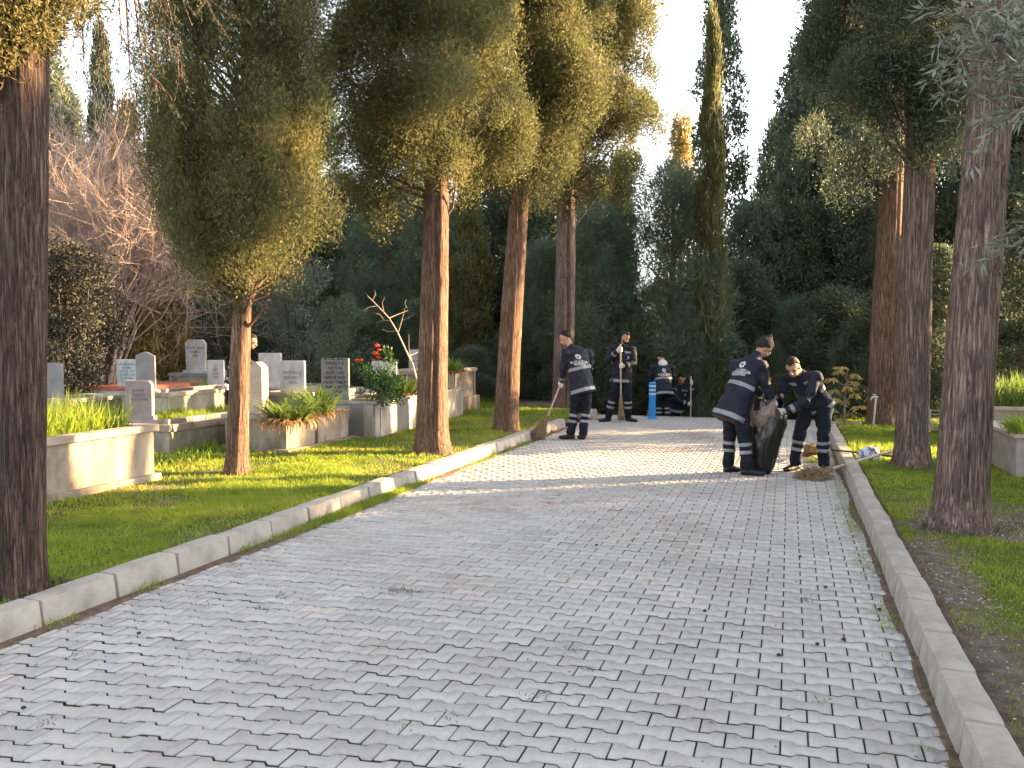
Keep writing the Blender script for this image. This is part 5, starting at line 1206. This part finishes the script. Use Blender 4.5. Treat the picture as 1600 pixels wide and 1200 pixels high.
# man holding an upright broom
p0 = onz(968, 659, 0); L1 = Vector((p0.x, p0.y, 0))
person('bearded person standing at the road crest with hands on an upright broom, white gloves', L1, dict(
    head=(.10, -.05, 1.615), neck=(.06, 0, 1.47), chest=(.04, 0, 1.26), pelvis=(.03, .02, .90), shR=(-.155, .02, 1.40), shL=(.235, .01, 1.40), fwd=(.1, -1, 0),
    elR=(-.27, -.06, 1.17), wrR=(-.09, -.22, 1.36), gR=(-.02, -.26, 1.39), sR=(0, 0, 1), bR=(-1, -.2, 0), elL=(.27, -.08, 1.13), wrL=(.06, -.24, 1.09), gL=(-.015, -.26, 1.08), sL=(0, 0, 1), bL=(.9, -.3, 0),
    knR=(-.13, -.04, .48), anR=(-.22, .0, .10), toeR=(-.42, -.08, 0), knL=(.15, -.04, .48), anL=(.17, .02, .10), toeL=(.33, -.10, 0)), (.42, -.75, -.38), beard=True, logo=False, seed=5)
broom('broom', 'upright straw broom held by the bearded person at the crest', (-.025, -.26, 1.50), (-.01, -.26, .42), V3(.02, .0, -1), .36, .075, L1, 4)
# hooded worker beyond the crest
p0 = at(1036, 600, 18.5); L2 = Vector((p0.x, 18.5, -.30))
person('person stooping beyond the crest behind the blue post, white hood over navy coat', L2, dict(
    head=(-.02, .20, 1.47), neck=(0, .10, 1.345), chest=(0, .03, 1.16), pelvis=(.01, -.06, .84), shL=(-.19, .08, 1.27), shR=(.19, .08, 1.27), fwd=(0, .95, -.2),
    elL=(-.27, .14, 1.0), wrL=(-.20, .34, .86), gL=(-.14, .38, .82), sL=(-.4, -.5, .8), bL=(-.2, -1, .3), elR=(.27, .14, 1.0), wrR=(.18, .36, .90), gR=(-.09, .42, .90), sR=(-.4, -.5, .8), bR=(1, -.3, .3),
    knL=(-.10, 0, .44), anL=(-.10, -.04, .09), toeL=(-.12, .15, 0), knR=(.10, 0, .44), anR=(.10, -.04, .09), toeR=(.12, .15, 0)), (-.1, .8, -.6), hood=True, seed=7, hem=.22, chest=False)
broom('broom', 'wooden broom leaning by the hooded person behind the blue post', (-.05, .45, 1.0), (-.30, .1, .25), V3(-.2, -.2, -1), .25, .07, L2, 14)
# worker lower down with a pole
p0 = at(1066, 600, 18.9); L3 = Vector((p0.x, 18.9, -.80))
person('person lowest beyond the crest, bent low and gripping an upright pale pole', L3, dict(
    head=(-.03, -.13, 1.50), neck=(-.04, -.02, 1.37), chest=(-.06, .02, 1.16), pelvis=(-.10, .08, .82), shR=(-.22, .04, 1.29), shL=(.14, -.02, 1.30), fwd=(.35, -.93, -.1),
    elL=(.20, -.12, 1.06), wrL=(.17, -.20, 1.36), gL=(.145, -.25, 1.43), sL=(0, 0, 1), bL=(.9, .4, 0), elR=(-.16, -.20, 1.02), wrR=(.06, -.26, .95), gR=(.14, -.26, .94), sR=(0, 0, 1), bR=(-1, .1, 0),
    knR=(-.2, -.02, .44), anR=(-.2, .08, .10), toeR=(-.2, -.12, 0), knL=(.02, 0, .44), anL=(.0, .1, .1), toeL=(.08, -.1, 0)), (.05, -.8, -.55), logo=False, seed=9, hem=.1)
broom('broom', 'pale upright pole held by the lowest person beyond the crest', (.145, -.255, 1.56), (.14, -.26, .35), V3(0, 0, -1), .3, .07, L3, 15)
# left man of the near pair
p0 = onz(1160, 742, 0); L4 = Vector((p0.x, p0.y + .12, 0)); fE = V3(.80, .58, 0).normalized(); rE = V3(.58, -.80, 0).normalized()
def E(f, r, z): return fE * f + rE * r + V3(0, 0, z)
rimE = [E(.36, .18, .86), E(.42, -.10, .86)]
person('person in a dark knitted beanie bending over the rubbish bag, emblem on the back', L4, dict(
    head=(.285, .05, 1.475), neck=(.185, .03, 1.37), chest=(.065, -.01, 1.16), pelvis=(-.085, -.06, .82), shR=V3(.09, .01, 1.27) + rE * .19, shL=V3(.09, .01, 1.27) - rE * .19, fwd=(.76, .45, -.45),
    elR=(.27, -.14, .99), wrR=(.335, -.08, .86), gR=(.375, -.04, .83), sR=(.3, .5, -.4), bR=(-.1, -.8, .5), elL=(.20, .22, 1.0), wrL=(.36, .22, .88), gL=(.42, .17, .84), sL=(.6, -.4, -.2), bL=(-.3, .3, .8),
    knR=(.0, -.16, .45), anR=(.03, -.18, .10), toeR=(.24, -.22, 0), knL=(-.10, .06, .44), anL=(-.12, .05, .10), toeL=(.04, .12, 0)), (.78, .10, -.62), up=V3(.5, 0, .8), hair='beanie', seed=11, hem=.22, belly=1.15, chest=False)
# right man of the near pair
p0 = onz(1262, 738, 0); L5 = Vector((p0.x, p0.y + .05, 0))
person('dark haired person bending low from the right, white gloved hands in the rubbish bag', L5, dict(
    head=(-.235, -.16, 1.245), neck=(-.12, -.07, 1.175), chest=(-.01, .0, 1.03), pelvis=(.13, .08, .82), shL=(.03, -.17, 1.13), shR=(-.22, .14, 1.09), fwd=(-.62, -.30, -.72),
    elL=(-.10, -.27, .87), wrL=(-.32, -.23, .75), gL=(-.385, -.20, .70), sL=(-.5, .4, -.5), bL=(.2, -.6, .8), elR=(-.30, .08, .86), wrR=(-.40, .05, .86), gR=(-.45, .02, .84), sR=(-.5, -.6, .2), bR=(.3, .3, .8),
    knL=(.18, -.04, .44), anL=(.21, .0, .10), toeL=(.16, -.20, 0), knR=(-.07, .05, .44), anR=(-.10, .08, .10), toeR=(-.26, -.02, 0)), (-.45, -.72, -.62), up=V3(-.35, -.35, .8), seed=13, hem=.10, logo=False)
# person among the graves behind the slim trunk
p0 = at(372, 600, 13.0); L6 = Vector((p0.x, p0.y, .12))
person('person stooping among the graves half hidden behind the slim leaning trunk', L6, dict(
    head=(.20, .06, 1.42), neck=(.10, .04, 1.31), chest=(.0, .02, 1.13), pelvis=(-.06, .0, .80), shR=(.10, -.16, 1.21), shL=(-.02, .20, 1.22), fwd=(.82, .25, -.5),
    elR=(.02, -.26, 1.0), wrR=(-.06, -.30, .80), gR=(-.10, -.30, .74), sR=(.2, .2, -.9), bR=(-.3, -1, 0), elL=(.2, .25, 1.0), wrL=(.3, .2, .8), gL=(.34, .16, .76), sL=(.6, -.4, -.2), bL=(-.3, .3, .8),
    knR=(-.08, -.12, .42), anR=(-.10, -.12, .10), toeR=(.08, -.2, 0), knL=(-.05, .12, .42), anL=(-.08, .12, .10), toeL=(.1, .12, 0)), (.9, -.1, -.35), seed=17, chest=False, hem=.18)

# ------------------------------------------------------------ rubbish bag and tools
def bag():
    c = onz(1200, 742, 0); c = Vector((c.x, c.y + .10, 0)); t = thing('rubbish_bag', 'shiny black plastic rubbish bag held open between the two bending people', 'rubbish bag', c)
    bm = bmesh.new(); rings = []; n = 48
    prof = [(0, .02, .02, -.05), (.004, .10, .08, -.05), (.05, .135, .11, -.05), (.16, .155, .13, -.045), (.30, .18, .15, -.03), (.45, .195, .16, -.0), (.58, .20, .16, .03), (.70, .19, .15, .05), (.78, .17, .13, .04), (.82, .15, .11, .03)]
    for j, (z, a, b, dx) in enumerate(prof):
        r = []
        for k in range(n):
            th = 2 * PI * k / n; f = 1 + .13 * noise.noise((math.cos(th) * 2.2, math.sin(th) * 2.2, z * 3)) + .10 * abs(noise.noise((math.cos(th) * 7, math.sin(th) * 7, z * 1.5))) * (1 if z > .3 else .5) + .05 * noise.noise((math.cos(th) * 15, math.sin(th) * 15, z * 9))
            zz = z + (.07 * math.sin(th * 2 + .6) + .04 * noise.noise((th * 2, z, 1)) if z > .7 else 0)
            r.append(bm.verts.new((dx + a * f * math.cos(th), b * f * math.sin(th), zz)))
        rings.append(r)
    for j in range(len(rings) - 1):
        for k in range(n): bm.faces.new((rings[j][k], rings[j][(k + 1) % n], rings[j + 1][(k + 1) % n], rings[j + 1][k]))
    bm.faces.new(rings[0][::-1])
    bmesh.ops.subdivide_edges(bm, edges=bm.edges[:], cuts=2, use_grid_fill=True)
    bm.normal_update()
    nn = [(v, v.normal.copy()) for v in bm.verts]
    for v, q in nn:
        p = v.co; d = .010 * (abs(noise.noise((p.x * 9, p.y * 9, p.z * 5 + p.x * 9))) * 2 - .5) + .006 * noise.noise(p * 24)
        if p.z > .02: v.co = p + q * d
    o = obj('bag_skin', bm, M_BAG, t, True); md = o.modifiers.new('s', 'SOLIDIFY'); md.thickness = .003
    # folded brown lining pulled over the rim
    bm = bmesh.new(); pv = None
    for k in range(60):
        f = k / 59; th = 1.9 + 2.9 * f
        z = .80 + .02 * math.sin(th * 3) - .09 * math.sin(f * PI); x = .03 + .19 * math.cos(th); y = .15 * math.sin(th)
        w1 = .012 * noise.noise((f * 14, 0, 0)); w2 = .022 * noise.noise((f * 16, 3, 0))
        q = [bm.verts.new((x * 1.02 + w1, y * 1.02 + w1, z + .05)), bm.verts.new((x * 1.13 + w2, y * 1.13, z - .02)), bm.verts.new((x * 1.17 + w2 * 1.4, y * 1.17 - w1, z - .14 - .06 * noise.noise((f * 6, 7, 0))))]
        if pv:
            for i in range(2): bm.faces.new((pv[i], pv[i + 1], q[i + 1], q[i]))
        pv = q
    o = obj('bag_rim', bm, noise_mat('brown_wrapper', (.10, .07, .06), (.3, .22, .19), sc=20, rough=.5, bump=.3), t, True); md = o.modifiers.new('s', 'SOLIDIFY'); md.thickness = .004
bag()
def twig_heap(label, c, n, rx, ry, hz, seed, m=M_STRAW, ln=.16, r=.0022):
    rng = np.random.default_rng(seed); segs = []
    for i in range(n):
        a = rng.random() * 6.28; q = rng.random() ** .6; x, y = rx * q * math.cos(a), ry * q * math.sin(a); z = hz * (1 - q * q) * rng.random() + .006
        d = rng.normal(size=3) * np.array([1, 1, .45]); d /= np.linalg.norm(d); l = ln * (.4 + .8 * rng.random())
        p = np.array([x, y, z]); pts = np.array([p - d * l / 2, p + rng.normal(size=3) * l * .12, p + d * l / 2]); pts[:, 2] = np.maximum(pts[:, 2], .004)
        segs.append((list(pts), [r, r, r * .6]))
    V, F_ = tubes(segs, 4); o = link('debris_heap', npmesh('debris_heap', V, F_, 4), m); o.location = c; return tag(o, label, 'debris')
c = onz(1270, 748, 0); twig_heap('heap of swept twigs and dry grass in front of the bending dark haired person', c, 520, .20, .17, .15, 5)
c = onz(1268, 712, 0); twig_heap('sunlit heap of brown sweepings behind the bending dark haired person', (c.x, c.y, 0), 380, .17, .16, .16, 6, M_DRY, .11, .004)
c = onz(862, 676, 0); twig_heap('thin line of sweepings under the twig broom at the left kerb', (c.x, c.y, 0), 220, .35, .15, .04, 7, M_DRY, .07, .0022)
c = onz(935, 660, 0); twig_heap('weedy litter at the crest left of the bearded person', (c.x - .1, c.y + .5, 0), 160, .5, .12, .05, 8, M_STRAW, .1)
a = onz(1292, 741, .03); b = onz(1396, 718, .15); a = Vector((a.x, a.y, .075)); b = Vector((b.x, b.y, .26))
t = broom('broom', 'pale wooden broom handle lying across the right kerb with its head in the twig heap', b, a, (a - b) + V3(0, 0, -.06), .28, .10, (0, 0, 0), 9, hr=.017)
a = onz(1272, 712, .06); b = onz(1400, 716, .15); a = Vector((a.x, a.y, .16)); b = Vector((b.x, b.y + .1, .16))
broom('broom', 'dark handled broom lying across the right kerb behind the crumpled plastic bag', b, a, (a - b) + V3(0, 0, -.10), .25, .10, (0, 0, 0), 10, m=flat('dark_handle', (.03, .02, .018), .5), hr=.012)
pg = at(1302, 655, 13.6)
t = broom('long_handled_tool', 'pale tool handle with an orange top standing behind the bending dark haired person', (pg.x - .01, 13.6, H - (575 - 533) / 1300 * 13.6 - .62), (pg.x - .10, 13.55, .06), None, top=M_ORANGE, cat='tool', hr=.016)
for q in t.children:
    if q.name.startswith('handle'): q.data.materials[0] = M_PALEMETAL
# crumpled plastic bag
c = onz(1359, 717, .12); bm = bmesh.new(); bmesh.ops.create_icosphere(bm, subdivisions=5, radius=1)
for v in bm.verts:
    p = v.co.copy(); k = 1 + .35 * noise.noise(p * 1.6) + .28 * (abs(noise.noise(p * 3.1)) - .2) + .12 * abs(noise.noise(p * 8))
    v.co = Vector((p.x * .125 * k, p.y * .10 * k, max(-.02, p.z * .105 * k + .04)))
def checker():
    m, nt, p = newmat('printed_plastic'); L = nt.links.new; tc = nd(nt, 'ShaderNodeTexCoord'); n = nd(nt, 'ShaderNodeTexNoise'); n.inputs['Scale'].default_value = 22; n.inputs['Detail'].default_value = 3; L(tc.outputs['Object'], n.inputs['Vector'])
    r = ramp(nt, n.outputs[0], [(.44, (.10, .14, .26)), (.5, (.5, .52, .6)), (.6, (.62, .63, .68))]); L(r.outputs[0], p.inputs['Base Color']); p.inputs['Roughness'].default_value = .4; return m
o = obj('plastic_bag', bm, checker(), None, True); o.location = (c.x, c.y, c.z); tag(o, 'crumpled blue and white plastic bag on the grass beside the right kerb', 'plastic bag')
c = onz(1268, 722, 0); bm = bmesh.new(); bmesh.ops.create_icosphere(bm, subdivisions=4, radius=1)
for v in bm.verts:
    p = v.co.copy(); k = 1 + .4 * noise.noise(p * 2) + .2 * abs(noise.noise(p * 5)); v.co = Vector((p.x * .085 * k, p.y * .07 * k, max(0, p.z * .05 * k + .03)))
o = obj('plastic_bag', bm, noise_mat('yellow_plastic', (.45, .40, .06), (.6, .56, .2), sc=12, rough=.4, bump=0), None, True); o.location = (c.x + .03, c.y, 0); tag(o, 'small yellow plastic bag on the paving between the bending person\'s feet', 'plastic bag')
# blue delineator post
c = onz(1019, 654, 0); t = thing('road_post', 'blue plastic post with three thin white bands at the crest of the road', 'post', (c.x, c.y, 0))
bm = bmesh.new(); loft(bm, [(0, 0, 0), (0, 0, .03), (0, 0, .035), (0, 0, .715), (0, 0, .735)], [.10, .095, .07, .068, .055], (1, 0, 0), 28); obj('tube', bm, M_BLUEPL, t, True).data.set_sharp_from_angle(angle=R(30))
for z in (.655, .575, .495):
    bm = bmesh.new(); loft(bm, [(0, 0, z - .012), (0, 0, z + .012)], [.0705, .0705], (1, 0, 0), 28); obj('band', bm, M_WHITE, t, True).data.set_sharp_from_angle(angle=R(30))
# tap post
c = onz(1366, 668, .1); t = thing('standpipe', 'thin pale standpipe with a brass tap in front of the pinkish trunk', 'water tap', (c.x, c.y, .08))
bm = bmesh.new(); loft(bm, [(-.03, 0, -.05), (0, 0, .25), (.015, 0, .50), (.02, 0, .52)], [.016] * 4, (1, 0, 0), 12); obj('pipe', bm, M_PALEMETAL, t, True)
bm = bmesh.new(); loft(bm, [(.05, 0, .53), (0, 0, .535), (-.04, 0, .53), (-.065, 0, .50), (-.066, 0, .475)], [.015, .021, .018, .013, .012], (0, 1, 0), 12); loft(bm, [(-.01, 0, .54), (-.01, 0, .57)], [.009, .009], (1, 0, 0), 8)
tp = obj('tap', bm, M_PALEMETAL, t, True)
bm = bmesh.new(); add_box(bm, (-.01, 0, .578), (.075, .014, .012), None, .004); obj('handle', bm, M_PALEMETAL, tp)
# white metal rack far right
c = at(1466, 667, 13.2); t = thing('metal_rack', 'small pale wire rack standing between the two nearest right trunks', 'rack', (c.x, c.y, .08), .2)
for s in (-1, 1):
    bm = bmesh.new(); add_box(bm, (s * .15, 0, .19), (.018, .018, .40), None, .003); obj('leg', bm, M_PALEMETAL, t)
for k in range(6):
    bm = bmesh.new(); add_box(bm, (0, 0, .06 + k * .062), (.281, .012, .012), None, .002); obj('bar', bm, M_PALEMETAL, t)
# small dark cones and leaves dropped on the paving
spots = [(217, 990), (1290, 918), (1374, 953), (1101, 955), (932, 852), (1277, 1007), (1250, 870), (1318, 1000), (37, 1107), (1217, 1024)]
for i, (x, y) in enumerate(spots):
    c = onz(x, y, .008); bm = bmesh.new(); bmesh.ops.create_icosphere(bm, subdivisions=3, radius=1)
    for v in bm.verts:
        p = v.co.copy(); k = 1 + .22 * noise.noise(p * 2 + Vector((i, 0, 0))) + .2 * abs(noise.noise(p * 4)); v.co = Vector((p.x * .011 * k, p.y * .009 * k, p.z * .007 * k + .004))
    o = obj('cypress_cone', bm, noise_mat('cone_brown', (.02, .014, .01), (.06, .04, .03), sc=80, bump=.3), None, True); o.location = c; tag(o, 'small dark cypress cone lying on the grey pavers', 'cone', 'cypress cones dropped on the paving')
rl = np.random.default_rng(7); PP = []; DD = []
for i in range(260):
    u_ = rl.uniform(UL + .15, UR - .1); v_ = 2.3 + 12 * rl.random() ** 1.4; PP.append(tuple(W(u_, v_, .012))); a_ = rl.random() * 6.28; DD.append((math.cos(a_), math.sin(a_), .15 * rl.random()))
for i in range(160):
    v_ = rl.uniform(2.3, 14); s_ = rl.random() < .5; u_ = (UL + .12 * rl.random() + .02) if s_ else (UR - .03 - .12 * rl.random()); PP.append(tuple(W(u_, v_, .014))); a_ = rl.random() * 6.28; DD.append((math.cos(a_), math.sin(a_), .2 * rl.random()))
V, F_ = leaves(np.array(PP), np.array(DD), .022 * (.5 + rl.random((len(PP), 1))), .007, rl, .1)
tag(link('leaf_litter', npmesh('leaf_litter', V, F_, 4), noise_mat('litter', (.05, .035, .02), (.18, .12, .07), sc=9, bump=0)), 'dry needles and leaf scraps on the paving', 'litter', kind='stuff')
